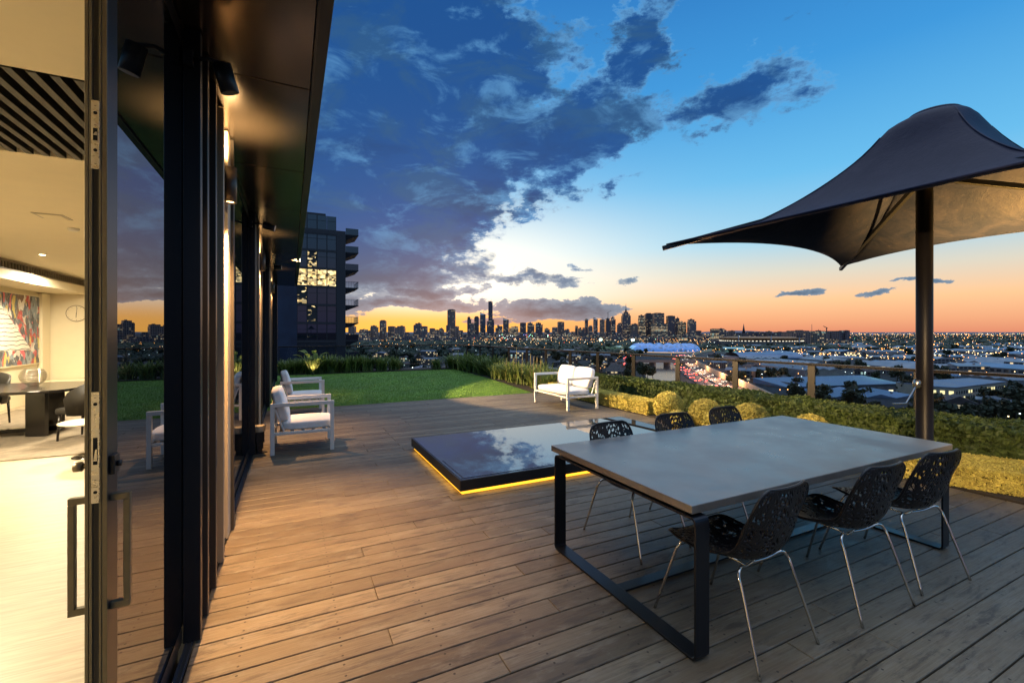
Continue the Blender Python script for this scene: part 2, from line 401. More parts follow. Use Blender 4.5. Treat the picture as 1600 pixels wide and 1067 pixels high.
def build_grass():
    n = 90000; X = rs.uniform(-.42, 6.3, n); Y = 10.29+8.1*rs.random(n)**1.25
    lim = np.where(Y < 14.5, 5.64+(Y-10.27)*.1087, 6.1+(Y-14.5)*.052); k = X < lim; X, Y = X[k], Y[k]; n = len(X)
    h = rs.uniform(.018, .034, n); a = rs.uniform(0, 6.28, n); w = .0035
    dx_, dy_ = np.cos(a)*w, np.sin(a)*w; lx, ly = rs.normal(0, .007, n), rs.normal(0, .007, n)
    V = np.stack([np.stack([X-dx_, Y-dy_, np.full(n, .005)], 1), np.stack([X+dx_, Y+dy_, np.full(n, .005)], 1), np.stack([X+lx, Y+ly, .005+h], 1)], 1).reshape(-1,3)
    g = leaf_material('turf_blade', (.08,.18,.02), (.17,.29,.045), .15)
    o = np_mesh('grass', V, np.arange(3*n).reshape(-1,3), g, attr=np.repeat(rs.random(n), 3)); tag(o, kind='stuff')
    tag(o, 'short even green artificial turf laid beside the timber deck', 'grass')
    o['kind'] = 'stuff'
build_grass()
tag(MB().prism([(6.03,-2.2),(8.3,-2.2),(8.3,2.2),(7.2,19.3),(6.4,19.3),(6.4,18.3),(6.15,14.5),(5.70,10.2),(6.03,10.2)], -.04, .012).build('planter_bed', soil), kind='structure')
tag(MB().box(-.44, 6.3, 18.5, 19.3, -.04, .03).build('rear_planter_bed', soil), kind='structure')

# ------------------------------------------------------------------ penthouse: facade, soffit, open door, room
pent = empty('penthouse', (-.487, 2.74, 0), 0, 'dark bronze penthouse with tall glazed facade and deep overhanging soffit at left', 'building')
pent_off = Vector((-.487, 2.74, 0))
def pbuild(mb, name, m, parent=None, **k):
    """built in terrace coordinates, stored relative to the penthouse origin"""
    mb.v = [tuple(Vector(p)-pent_off) for p in mb.v]
    return mb.build(name, m, parent or pent, **k)
ZT = 3.10
def glass_bay(y0, y1, x=-.487):
    w = pbuild(MB().box(x-.05, x+.006, y0, y0+.06, .02, ZT).box(x-.05, x+.006, y1-.06, y1, .02, ZT).box(x-.049, x+.005, y0+.06, y1-.06, .02, .10).box(x-.049, x+.005, y0+.06, y1-.06, ZT-.08, ZT), 'window', bronze)
    pbuild(MB().box(x-.03, x-.001, y0+.06, y1-.06, .10, ZT-.08), 'pane', door_glass, w)
def projecting_post(y):
    p = pbuild(MB().box(-.487, -.413, y, y+.055, 0.012, ZT).box(-.487, -.43, y+.055, y+.12, 0.012, ZT), 'post', blackm, bevel=.003)
    return p
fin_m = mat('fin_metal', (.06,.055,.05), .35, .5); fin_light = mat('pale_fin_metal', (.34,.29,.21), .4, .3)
for base_y in (2.74, 6.60, 10.7):
    projecting_post(base_y)
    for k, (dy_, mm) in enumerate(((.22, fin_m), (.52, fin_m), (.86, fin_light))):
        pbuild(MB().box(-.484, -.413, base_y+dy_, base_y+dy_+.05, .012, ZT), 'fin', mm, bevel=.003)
    pbuild(MB().box(-.56, -.489, base_y+.12, base_y+1.42, .01, ZT), 'wall_panel', fin_m)
    pbuild(MB().box(-.4885, -.43, base_y+1.26, base_y+1.42, .012, ZT), 'pilaster', cream, bevel=.003)
    pbuild(MB().box(-.4885, -.408, base_y+1.424, base_y+1.46, .012, ZT), 'trim', fin_m, bevel=.003)
glass_bay(4.20, 6.60); glass_bay(8.06, 10.70); glass_bay(12.16, 14.2); glass_bay(14.2, 16.3)
pbuild(MB().box(-.55, -.40, 16.3, 16.42, .0, ZT), 'corner_post', bronze)
# sill track, two rails and a blue-black flat between them
pbuild(MB().box(-.475, -.442, -2.0, 16.2, .001, .012), 'sill', track_m)
for xx in (-.472, -.447):
    pbuild(MB().box(xx-.003, xx+.003, -2.0, 16.2, .012, .022), 'rail', track_m)
# overhanging soffit in panels with open joints, fascia
J = [-2.2, -.1, 1.5, 3.12, 4.75, 6.3, 7.9, 9.5, 11.1, 12.7, 14.3, 16.46]
for a, b in zip(J, J[1:]):
    pbuild(MB().box(-.56, .108, a+.006, b-.006, ZT+.01, ZT+.05), 'soffit_panel', soffit_m, bevel=.004)
pbuild(MB().box(-6.0, .10, -2.2, 16.46, ZT+.052, ZT+.3), 'roof', blackm)
pbuild(MB().box(.112, .122, -2.2, 16.48, ZT-.005, ZT+.3).box(.122, .18, -2.2, 16.48, ZT+.012, ZT+.3), 'fascia', blackm, bevel=.002)
pbuild(MB().box(-.56, -.489, 4.2, 6.6, ZT, ZT+.009), 'head', bronze)
pbuild(MB().box(-.56, -.489, 8.06, 16.3, ZT, ZT+.009), 'head', bronze)
# --- open sliding door leaf with its lock edge
ph = lambda z: z
door = empty('door', tuple(Vector((-.512, 1.71, 0))-pent_off)); door.parent = pent
doff = Vector((-.512, 1.71, 0))
def dbuild(mb, name, m, parent=None, **k):
    mb.v = [tuple(Vector(p)-doff) for p in mb.v]; return mb.build(name, m, parent or door, **k)
dbuild(MB().box(-.5352, -.487, 1.7137, 1.80, .03, 3.09), 'stile', bronze)
st = MB()
# ribs of the extrusion on the closing edge
for x0, x1 in ((-.5365,-.5280),(-.5265,-.5195),(-.5045,-.4985),(-.4970,-.4860)):
    st.box(x0, x1, 1.709, 1.7136, .03, 3.09)
dbuild(st, 'edge_ribs', stile_m, bevel=.0008)
dbuild(MB().box(-.534, -.489, 1.80, 2.735, .03, .11), 'rail', bronze)
dbuild(MB().box(-.534, -.489, 1.80, 2.735, 3.0, 3.09), 'rail', bronze)
dbuild(MB().box(-.520, -.4885, 1.801, 2.95, .11, 3.0), 'pane', door_glass)
def lock(zt, zb, marks):
    c = -.5117
    p = dbuild(MB().box(c-.0095, c+.0095, 1.7065, 1.7092, zb, zt), 'lock_plate', steel, bevel=.0006)
    disc = lambda r, y, z: [(c+r*math.cos(k*math.pi/8), y, z+r*math.sin(k*math.pi/8)) for k in range(16)]
    for kind, z in marks:
        mb = MB()
        if kind == 'screw':
            mb.add(disc(.0052, 1.7060, z)+disc(.0052, 1.7066, z), [tuple(range(16))]+[(i, 16+i, 16+(i+1) % 16, (i+1) % 16) for i in range(16)])
            s_ = dbuild(mb, 'screw', steel, p)
            dbuild(MB().box(c-.0024, c+.0024, 1.7056, 1.7059, z-.0006, z+.0006), 'screw_slot', hole_m, p)
        elif kind == 'hole': dbuild(mb.add(disc(.0048, 1.7062, z), [tuple(range(16))]), 'hole', hole_m, p)
        elif kind == 'slot': dbuild(mb.box(c-.005, c+.005, 1.7055, 1.7062, z[0], z[1]), 'slot', hole_m, p)
        elif kind == 'bolt':
            mb.hexa([(c-.0035,1.7065,z[0]),(c+.0045,1.7065,z[0]),(c+.0045,1.702,z[0]),(c-.0035,1.702,z[0])], [(c+.0012,1.7065,z[1]),(c+.0045,1.7065,z[1]),(c+.0045,1.703,z[1]),(c+.0012,1.703,z[1])])
            dbuild(mb, 'bolt', steel, p)
zz = lambda v: EYE-(v-520)*1.31/F_PX
lock(zz(158.5), zz(265), [('screw', zz(167)), ('hole', zz(178)), ('screw', zz(197)), ('slot', (zz(221), zz(202))), ('bolt', (zz(213), zz(208))), ('screw', zz(227)), ('hole', zz(236)), ('screw', zz(257))])
lock(zz(612), zz(785), [('screw', zz(621)), ('hole', zz(631)), ('screw', zz(647)), ('slot', (zz(725), zz(683))), ('bolt', (zz(719), zz(701))), ('slot', (zz(760), zz(759.6))), ('screw', zz(776)), ('screw', zz(757)), ('screw', zz(749)), ('hole', zz(768))])
# pull handles, one each side of the leaf, flat bar D shape
def pull(xs, xo):
    z0, z1 = zz(962), zz(778); y0, y1 = 1.735, 1.755
    mb = MB()
    sg = 1 if xo > xs else -1
    a, b = sorted((xs, xo)); e = .016
    mb.box(a, b, y0, y1, z1-.02, z1).box(a, b, y0, y1, z0, z0+.02)
    if sg > 0: mb.box(xo-e, xo, y0-.0005, y1+.0005, z0+.0201, z1-.0201)
    else: mb.box(xo, xo+e, y0-.0005, y1+.0005, z0+.0201, z1-.0201)
    dbuild(mb, 'handle', stile_m, bevel=.002)
pull(-.487, -.440); pull(-.5355, -.583)
kz = zz(731)
kb = MB().tube([(-.5355,1.75,kz),(-.553,1.75,kz)], .006, 12).tube([(-.551,1.75,kz),(-.5545,1.75,kz),(-.572,1.75,kz),(-.5735,1.75,kz)], [.010,.0145,.0145,.012], 20)
dbuild(kb, 'thumb_turn', mat('antique_brass', (.20,.17,.11), .35, .8))
dbuild(MB().box(-.487, -.474, 1.728, 1.775, kz-.028, kz+.028), 'escutcheon', bronze, bevel=.002)
dbuild(MB().tube([(-.474,1.75,kz),(-.462,1.75,kz)], .0085, 16), 'lock_cylinder', bronze)

# --- the room behind the open door
floor_m = bpy.data.materials.new('pale_oak_floor'); floor_m.use_nodes = True; MATS['of'] = floor_m
t = NT(floor_m.node_tree); p = t.n['Principled BSDF']; tcn = t.new('ShaderNodeTexCoord'); x_, y_, z_ = t.sep(tcn.outputs['Object'])
gr = t.noise(t.comb(t.m('MULTIPLY', x_, 1.2), t.m('MULTIPLY', y_, 14), 0), 3, 7, .6, .6)
row = t.m('FLOOR', t.m('DIVIDE', y_, .22)); wn = t.new('ShaderNodeTexWhiteNoise', noise_dimensions='1D'); t.l.new(row, wn.inputs['W'])
c = t.mix(t.rng(gr, .3, .7), (.44,.37,.26), (.33,.27,.19)); c = t.mix(t.m('MULTIPLY', wn.outputs[0], .25), c, (.38,.30,.2))
fr_ = t.m('FRACT', t.m('DIVIDE', y_, .22)); c = t.mix(t.m('MULTIPLY', t.m('LESS_THAN', fr_, .012), .6), c, (.2,.15,.1))
t.l.new(c, p.inputs['Base Color']); p.inputs['Roughness'].default_value = .4; p.inputs['Specular IOR Level'].default_value = .3
wall_m = mat('cream_wall', (.74,.66,.48), .7, var=.02); ceil_m = mat('cream_ceiling', (.76,.68,.50), .8, var=.02)
tag(MB().box(-5.4, -.60, -2.4, 14.6, -.06, .0).build('floor', floor_m), kind='structure')
tag(MB().box(-.598, -.50, -2.4, 2.7, -.05, .001).build('threshold', bronze), kind='structure')
cl = MB().box(-5.4, -.60, -2.4, 3.0, 2.85, 2.95).box(-5.4, -.60, 4.4, 14.6, 2.85, 2.95)
tag(cl.build('ceiling', ceil_m), kind='structure')
tag(MB().box(-5.38, -.62, 3.0, 4.4, 3.06, 3.10).build('ceiling_recess', hole_m), kind='structure')
tag(MB().box(-5.4, -5.2, -2.4, 14.6, 0, 2.84).build('wall_left', wall_m), kind='structure')
tag(MB().box(-5.19, -.60, 14.4, 14.6, 0, 2.84).build('wall_back', wall_m), kind='structure')
tag(MB().box(-5.19, -.60, -2.4, -2.2, 0, 2.84).build('wall_near', wall_m), kind='structure')
tag(MB().box(-.75, -.57, 2.98, 14.4, .002, 2.845).build('wall_right', mat('dark_room_lining', (.03,.028,.025), .8)), kind='structure')
bt = empty('slatted_ceiling_panel', (-3.0, 3.7, 2.9), 0, 'black slatted panel recessed in the cream ceiling', 'ceiling panel')
sl = MB(); k = 0
xx = -5.3
while xx < -.65:
    sl.box(xx+3.0, xx+.038+3.0, -.69, .69, -.055, .07); xx += .088
sl.build('slats', mat('black_stained_batten', (.035,.032,.028), .6), bt)
bh = empty('bulkhead', (-4.8, 6, 2.67), 0, 'cream ceiling bulkhead with a long slot air grille', 'bulkhead')
MB().box(-.39, .40, -8.1, 8.39, -.17, -.005).box(-.39, .36, -8.1, 8.39, -.005, .175).build('bulkhead_body', wall_m, bh)
gm = MB()
yy = -8.0
while yy < 8.3:
    gm.box(.37, .395, yy, yy+.012, .02, .14); yy += .1
gm.box(.37, .397, -8.1, 8.39, .14, .155).box(.37, .397, -8.1, 8.39, .004, .02)
gm.build('grille', mat('grille_bars', (.22,.19,.14), .5), bh)
MB().box(.361, .366, -8.1, 8.39, .02, .14).build('grille_recess', hole_m, bh)
def downlight(u, d, lab):
    pos = at(u, d, 2.848)
    o = empty('downlight', pos, 0, lab, 'downlight', 'ceiling downlights')
    MB().lathe([(.055,-.0), (.055,-.006), (.042,-.006), (.040, 0)], 24).build('trim_ring', white_m, o)
    MB().lathe([(.039,-.003), (.0005,-.0035)], 20).build('lens', mat('downlight_lens', (1,1,1), .4, emit=(1,.78,.45), es=45), o)
downlight(66, 7.34, 'small glowing round downlight in the cream ceiling of the room')
lp = [(-2.2,2.0,420),(-3.3,6.6,300),(-2.0,9.6,220),(-4.0,11.6,200),(-3.6,1.0,260)]
for i, (x0, y0, e0) in enumerate(lp):
    ld = bpy.data.lights.new('room_light', 'AREA'); ld.shape = 'DISK'; ld.size = .5; ld.energy = e0*(.28 if y0 < 3 else .80); ld.color = (1,.84,.58)
    lo = bpy.data.objects.new('room_light', ld); COL.objects.link(lo); lo.location = (x0, y0, 2.70)
pos = at(115, 5.5, 2.848)
sdet = MB().lathe([(.055,0),(.055,-.012),(.042,-.03),(.0005,-.033)], 24).build('smoke_detector', white_m, loc=pos); tag(sdet, 'round white smoke detector on the ceiling of the room', 'smoke detector')
pos = at(82, 4.92, 2.8475)
vp = empty('air_diffuser', pos, R(0), 'square flush air diffuser set in the cream ceiling', 'air vent')
MB().box(-.13, .13, -.13, .13, -.004, .0).build('frame', mat('tan_metal', (.4,.35,.27), .5), vp)  # frame in one even tan, darker than the plate
MB().box(-.10, .10, -.10, .10, -.009, -.005).build('plate', wall_m, vp)
# painting: generic abstract brushwork
pm = bpy.data.materials.new('abstract_painting'); pm.use_nodes = True; t = NT(pm.node_tree); p = t.n['Principled BSDF']; tcn = t.new('ShaderNodeTexCoord')
ob = t.vm('MULTIPLY', tcn.outputs['Object'], (1, 1.3, .75)); 
wv = t.new('ShaderNodeTexNoise'); wv.inputs['Scale'].default_value = 2.2; wv.inputs['Detail'].default_value = 4; t.l.new(ob, wv.inputs['Vector'])
vo = t.new('ShaderNodeTexVoronoi'); vo.inputs['Scale'].default_value = 5.5; t.l.new(t.vm('ADD', ob, wv.outputs['Color']), vo.inputs['Vector'])
pal = t.ramp(t.sep(vo.outputs['Color'])[0], [(0,(.10,.13,.17)),(.2,(.05,.06,.08)),(.32,(.45,.05,.05)),(.44,(.55,.50,.45)),(.55,(.22,.28,.34)),(.66,(.60,.10,.14)),(.76,(.16,.10,.08)),(.86,(.55,.45,.12)),(.94,(.65,.62,.58))], 'CONSTANT')
dr = t.noise(t.vm('MULTIPLY', ob, (1,6,1.4)), 5, 6, .7, 1.5)
pal = t.mix(t.rng(dr, .56, .62), pal, (.50,.46,.42)); pal = t.mix(t.rng(dr, .36, .40, 1, 0), pal, (.03,.03,.04))
xo_, yo_, zo_ = t.sep(tcn.outputs['Object'])
tri = t.m('LESS_THAN', t.m('ADD', t.m('ADD', zo_, .0), t.m('MULTIPLY', yo_, .8)), .12); tri = t.m('MULTIPLY', tri, t.m('GREATER_THAN', zo_, -.42))
lines = t.m('LESS_THAN', t.m('FRACT', t.m('ADD', t.m('MULTIPLY', zo_, 11), t.noise(ob, 3, 4))), .17)
pal = t.mix(tri, pal, t.mix(lines, (.70,.66,.60), (.05,.05,.05)))
t.l.new(pal, p.inputs['Base Color']); p.inputs['Roughness'].default_value = .5
pt = empty('painting', (-5.2, 12.9, 1.62), 0, 'large colourful abstract painting on the cream wall behind the dining table', 'painting')
MB().box(.002, .05, -1.15, 1.02, -.73, .76).build('canvas', pm, pt)
fr = MB().box(.0, .056, -1.17, -1.152, -.75, .78).box(.0, .056, 1.022, 1.04, -.75, .78).box(.0, .056, -1.152, 1.022, .762, .78).box(.0, .056, -1.152, 1.022, -.75, -.732)
fr.build('frame', wall_m, pt)
tag(MB().box(-5.19, -5.12, 13.98, 14.36, 0.0, 2.48).build('wall_cabinet_panel', wall_m, bevel=.004), 'tall flush cream panel in the corner beside the painting', 'wall panel')
ck = at(122, 10.92, 1.57+30*10.92/700); ck.y = 14.395
clk = empty('wall_clock', ck, 0, 'round wall clock with thin hands on the cream back wall', 'clock')
M90 = Matrix.Rotation(R(90), 4, 'X')
def flat_disc(r, y0, y1, n=40):
    mb = MB(); a = [(r*math.cos(2*math.pi*i/n), y0, r*math.sin(2*math.pi*i/n)) for i in range(n)]; b = [(x, y1, z) for x, y, z in a]
    return mb.add(a+b, [tuple(range(n)), tuple(reversed(range(n, 2*n)))]+[(i, n+i, n+(i+1) % n, (i+1) % n) for i in range(n)])
flat_disc(.185, -.018, -.002).build('dial', wall_m, clk)
rg = MB()
pts = [(.19*math.cos(2*math.pi*i/40), -.014, .19*math.sin(2*math.pi*i/40)) for i in range(41)]
rg.tube(pts, .008, 8, caps=False); rg.build('rim', mat('clock_rim', (.25,.2,.14), .4, .5), clk)
hd = MB().bar((0,-.022,-.03),(.012,-.022,.15),.006,.003).bar((0,-.025,.02),(-.005,-.025,-.105),.009,.003); hd.build('hands', hole_m, clk)
for i in range(12):
    a = i*math.pi/6; MB().bar((.15*math.cos(a),-.02,.15*math.sin(a)), (.172*math.cos(a),-.02,.172*math.sin(a)), .007, .002).build('hour_mark', hole_m, clk)
rug_m = mat('woven_rug', (.22,.18,.13), .95, bump=.8, bscale=90, var=.18, vscale=9)
tag(MB().box(-5.0, -1.4, 7.65, 12.6, .002, .016).build('rug', rug_m), 'taupe woven rug under the indoor dining table', 'rug')
dark_lacq = mat('black_lacquer', (.012,.010,.009), .18, .0); leath = mat('charcoal_leather', (.012,.011,.010), .55, bump=.2, bscale=200)
tb = empty('dining_table', (-3.95, 9.45, .017), 0, 'dark indoor dining table with glossy rounded top and crossed slab legs', 'table')
rp = []
for i in range(40):
    a = 2*math.pi*i/40; c_, s_ = math.cos(a), math.sin(a); rp.append((1.05*math.copysign(abs(c_)**.45, c_), .80*math.copysign(abs(s_)**.45, s_)))
MB().prism(rp, .685, .725).build('tabletop', dark_lacq, tb, bevel=.006)
for (x0, y0, a) in ((-.55,-.2,.5),(.52,-.25,-.4),(-.5,.3,-.4),(.5,.3,.5)):
    M = Matrix.Translation((x0, y0, 0)) @ Matrix.Rotation(a, 4, 'Z')
    MB().box(-.14, .14, -.03, .03, 0, .685, M).build('leg', dark_lacq, tb, bevel=.004)
MB().box(-.7, .7, -.05, .05, .04, .10).build('stretcher', dark_lacq, tb)
def tub_chair(loc, rz, lab):
    o = empty('dining_chair', loc, rz, lab, 'chair', 'charcoal tub chairs round the indoor dining table')
    MB().box(-.24, .24, -.22, .26, .38, .47).build('seat', leath, o, bevel=.03, seg=3)
    prof = []; n = 18; mb = MB(); vs = []
    for i in range(n+1):
        a = math.pi*(-.12+1.24*i/n); tt = math.sin(math.pi*i/n); h = .60+.27*tt**.6
        for (rr, z) in ((.27,.36),(.31,h),(.275,h+.008),(.235,.40)): vs.append((rr*math.cos(a), -rr*math.sin(a)*.95, z))
    fs = [(i*4+k, (i+1)*4+k, (i+1)*4+(k+1) % 4, i*4+(k+1) % 4) for i in range(n) for k in range(4)]
    mb.add(vs, fs, True).build('backrest', leath, o, bevel=0)
    for sx in (-1, 1):
        for sy in (-1, 1): MB().tube([(sx*.21, sy*.20+.01, .38), (sx*.22, sy*.22+.01, 0)], [.02,.014], 8).build('leg', dark_lacq, o)
    return o
tub_chair((-2.72, 8.78, .017), R(72), 'charcoal tub chair nearest the open door at the indoor table end')
tub_chair((-2.72, 10.05, .017), R(100), 'charcoal tub chair partly hidden behind another at the indoor table end')
tub_chair((-4.35, 8.35, .017), R(8), 'charcoal tub chair at the near left side of the indoor table')
tub_chair((-4.6, 10.6, .017), R(178), 'charcoal tub chair across the indoor table beyond the glass bowl')
bw = at(52, 7.0, .743)
bg = empty('glass_bowl', bw, 0, 'round ribbed clear glass bowl vase on the dark dining table', 'vase')
gl_m = glass_mat('bowl_glass', (.93,.92,.9), (.12,.11,.10), .88, 1.6)
pr = [(.06,.0)]+[(.155*math.sin(R(a))*(1+.012*math.sin(a*1.2)), .152-.148*math.cos(R(a))) for a in range(26, 145, 5)]
MB().lathe(pr, 32).build('bowl_body', gl_m, bg)
rb = MB()
for z in (.06,.09,.12,.15,.18,.21,.24):
    rr = math.sqrt(max(0.0001, .150**2-(z-.152)**2))+.005
    rb.tube([(rr*math.cos(2*math.pi*i/32), rr*math.sin(2*math.pi*i/32), z) for i in range(33)], .0035, 6, caps=False)
rb.build('ribs', chrome, bg)
bc = empty('low_cabinet', (-3.9, 13.9, 0), 0, 'long low cream cabinet against the back wall', 'cabinet')
MB().box(-1.1, 1.4, -.22, .48, .06, .48).build('carcass', wall_m, bc, bevel=.005); MB().box(-1.0, 1.3, -.16, .4, .0, .06).build('plinth', hole_m, bc)
for i, (w_, cc, z) in enumerate(((.30,(.45,.40,.33),.481),(.27,(.45,.03,.03),.517),(.25,(.38,.05,.05),.553))):
    bk = empty('book', (-3.42+.02*i, 13.86, z), R(4*i), ['pale book at the bottom of the short stack on the low cabinet','thick red book in the middle of the short stack on the low cabinet','dark red book on top of the short stack on the low cabinet'][i], 'book', 'books stacked on the low cabinet')
    MB().box(-w_*.7, w_*.7, -.11, .11, .003, .031).build('pages', mat('paper', (.7,.66,.56), .8), bk)
    MB().box(-w_*.7-.003, w_*.7+.003, -.114, .112, .0, .003).box(-w_*.7-.003, w_*.7+.003, -.114, .112, .031, .034).box(-w_*.7-.003, w_*.7+.003, -.117, -.114, .0, .034).build('cover', mat('cover%d' % i, cc, .5), bk)
sp = at(138, 5.7, 0)
stb = empty('side_table', sp, 0, 'small round cream side table near the open door', 'table')
MB().lathe([(.0005,.43),(.27,.43),(.285,.437),(.285,.447),(.27,.452),(.0005,.452)], 40).build('tabletop', cream, stb)
MB().tube([(0,0,.01),(0,0,.43)], .018, 12).build('stem', dark_lacq, stb); MB().lathe([(.16,0),(.16,.008),(.02,.016)], 28).build('base', dark_lacq, stb)

# ------------------------------------------------------------------ wall lights and spots on the facade
fit_m = mat('bronze_light_fitting', (.10,.085,.07), .4, .4)
def spot(loc, target, energy, cone, blend=.3, size=.03, col=(1,.60,.26), parent=None, name='lamp'):
    d = bpy.data.lights.new(name, 'SPOT'); d.energy = energy; d.spot_size = R(cone); d.spot_blend = blend; d.shadow_soft_size = size; d.color = col
    o = bpy.data.objects.new(name, d); COL.objects.link(o); o.location = loc
    o.rotation_euler = (Vector(target)-Vector(loc)).to_track_quat('-Z', 'Y').to_euler()
    return o
def wall_light(y, lab, e):
    o = empty('wall_light', (-.40, y, 2.65), 0, lab, 'wall light', 'cylinder wall lights along the facade')
    MB().lathe([(.0005,.105),(.036,.105),(.036,.125),(.042,.125),(.042,-.13),(.036,-.13),(.036,-.105),(.0005,-.105)], 28).build('body', fit_m, o)
    MB().box(-.082, -.03, -.022, .022, -.03, .10).build('bracket', fit_m, o, bevel=.003)
    MB().lathe([(.034,-.118),(.0005,-.120)], 20).build('lens', lamp_warm, o)
    MB().lathe([(.034,.118),(.0005,.119)], 20).build('lens', lamp_warm, o)
    spot((-.40, y, 2.50), (-.26, y-.15, 0), e, 92, 1.0, col=(1,.52,.19))
    spot((-.40, y, 2.80), (-.40, y, 4), e*.09, 130, .6)
wall_light(3.85, 'nearest cylinder wall light glowing on the dark facade', 1050)
wall_light(7.85, 'middle cylinder wall light, small and glowing, farther along the facade', 420)
wall_light(12.1, 'farthest tiny glowing cylinder wall light at the end of the facade', 200)
def spot_fitting(y, tgt, lab, e, cone, blend=.15, col=(1,.66,.32)):
    p0 = Vector((-.32, y, 2.94)); dirn = (Vector(tgt)-p0).normalized(); p1 = p0+dirn*.14
    o = empty('spotlight', p0, 0, lab, 'spotlight', 'adjustable spotlights under the soffit')
    d_ = p1-p0
    MB().tube([(0,0,0), tuple(d_*.02), tuple(d_*.98), tuple(d_)], [.036,.043,.043,.040], 28).build('body', blackm, o)
    MB().tube([tuple(d_*.9), tuple(d_*.905)], .034, 20).build('lens', lamp_warm, o)
    MB().tube([(-.13,.03,.0),(-.06,.02,.02),(.0,.0,.0)], .010, 10).box(-.16,-.12,.0,.05,-.04,.04).build('bracket', blackm, o)
    spot(p1+dirn*.012, tgt, e, cone, blend, .03, col)
spot_fitting(2.70, (.5, 3.2, 0), 'black adjustable cylinder spotlight angled down beneath the soffit near the open door', 170, 66, 1.0, col=(1,.55,.22))
spot_fitting(10.6, (8.9, 9.8, 3.0), 'small distant spotlight beneath the soffit facing the planter', 4200, 82)
spot_fitting(6.5, (8.4, 5.4, .6), 'black spotlight beneath the soffit above the second dark post', 2200, 42)
spot_fitting(-1.4, (8.2, 3.0, .75), 'black spotlight beneath the soffit behind the open door', 2200, 26, .5)
# small stand beside the second post
sd_ = empty('pedestal_stand', (-.376, 6.72, 0), R(20), 'small floor stand with pale octagonal top beside the dark facade post', 'stand')
oc = [(.075*math.cos(R(22.5+45*i)), .075*math.sin(R(22.5+45*i))) for i in range(8)]
MB().prism(oc, .28, .36).build('top', cream, sd_, bevel=.008); MB().box(-.05,.05,-.05,.05,.14,.28).box(-.04,.04,-.04,.04,.06,.14).build('body', blackm, sd_, bevel=.004)
MB().box(-.085,.085,-.045,.045,.0,.012).box(-.03,.03,-.03,.03,.012,.06).build('foot', blackm, sd_)
# ------------------------------------------------------------------ raised glass box in the deck
sk = empty('skylight', (3.25, 5.07, 0), 0, 'large low black box with mirror-like glass top and amber light under its rim', 'skylight')
hx, hy = 1.79, .98
MB().box(-hx+.05, hx-.05, -hy+.05, hy-.05, .002, .05).build('plinth', hole_m, sk)
glow = mat('amber_strip', (1,.6,.1), .5, emit=(1,.46,.03), es=1.6)
MB().box(-hx+.03, hx-.03, -hy+.028, -hy+.04, .004, .026).box(-hx+.028, -hx+.04, -hy+.04, hy-.04, .004, .026).build('light_strip', glow, sk)
MB().box(-hx, hx, -hy, -hy+.02, .04, .146).box(-hx, hx, hy-.02, hy, .04, .146).box(-hx, -hx+.02, -hy+.02, hy-.02, .04, .146).box(hx-.02, hx, -hy+.02, hy-.02, .04, .146).build('rim', blackm, sk, bevel=.003)
mirror_glass = glass_mat('black_mirror_glass', (0,0,0), (.006,.008,.01), 0.0, 6.0)
MB().box(-hx+.021, hx-.021, -hy+.021, hy-.021, .10, .1475).build('glass_top', mirror_glass, sk)
MB().box(-hx+.03, hx-.03, -hy+.05, -hy+.062, .1478, .151).box(-hx+.05, -hx+.062, -hy+.064, -.25, .1478, .151).build('glass_edge_strip', track_m, sk)
for (x0, y0, e0, hxx, hyy) in ((0,-hy-.004,9,1.6,.02),(-hx-.004,0,5,.02,.8)):
    ld = bpy.data.lights.new('rim_light', 'AREA'); ld.shape = 'RECTANGLE'; ld.size = hxx*2; ld.size_y = hyy*2; ld.energy = e0*.12; ld.color = (1,.52,.08)
    lo = bpy.data.objects.new('rim_light', ld); COL.objects.link(lo); lo.location = (3.25+x0, 5.07+y0, .036)

# ------------------------------------------------------------------ outdoor table
conc = bpy.data.materials.new('polished_concrete'); conc.use_nodes = True; t = NT(conc.node_tree); p = t.n['Principled BSDF']; tcn = t.new('ShaderNodeTexCoord')
n_ = t.noise(tcn.outputs['Object'], 6, 7, .65); sp_ = t.noise(tcn.outputs['Object'], 320, 2, .6); big_ = t.noise(tcn.outputs['Object'], 2.0, 4, .6)
c = t.mix(t.rng(n_, .3, .7), (.115,.105,.095), (.175,.16,.145)); c = t.mix(t.m('MULTIPLY', t.rng(sp_, .68, .74), .4), c, (.32,.30,.26)); c = t.mix(t.m('MULTIPLY', t.rng(sp_, .36, .30, 0, 1), .5), c, (.08,.07,.06))
t.l.new(c, p.inputs['Base Color']); t.l.new(t.m('ADD', t.rng(n_, .3, .7, .25, .36), t.m('MULTIPLY', t.rng(big_, .35, .65), .12)), p.inputs['Roughness']); p.inputs['Specular IOR Level'].default_value = 1.0; p.inputs['IOR'].default_value = 1.7
b = t.new('ShaderNodeBump'); b.inputs['Strength'].default_value = .05; b.inputs['Distance'].default_value = .002; t.l.new(sp_, b.inputs['Height']); t.l.new(b.outputs[0], p.inputs['Normal'])
tb = empty('outdoor_table', (3.07, 2.19, 0), 0, 'long grey-brown stone outdoor dining table on two black flat-bar loop frames', 'table')
TX, TY = 1.35, .648
MB().box(-TX, TX, -TY, TY, .700, .742).build('tabletop', conc, tb, bevel=.004)
tc_ = MB()
MB().box(-TX+.06, TX-.06, -TY+.06, TY-.06, .689, .6985).build('subframe', blackm, tb)
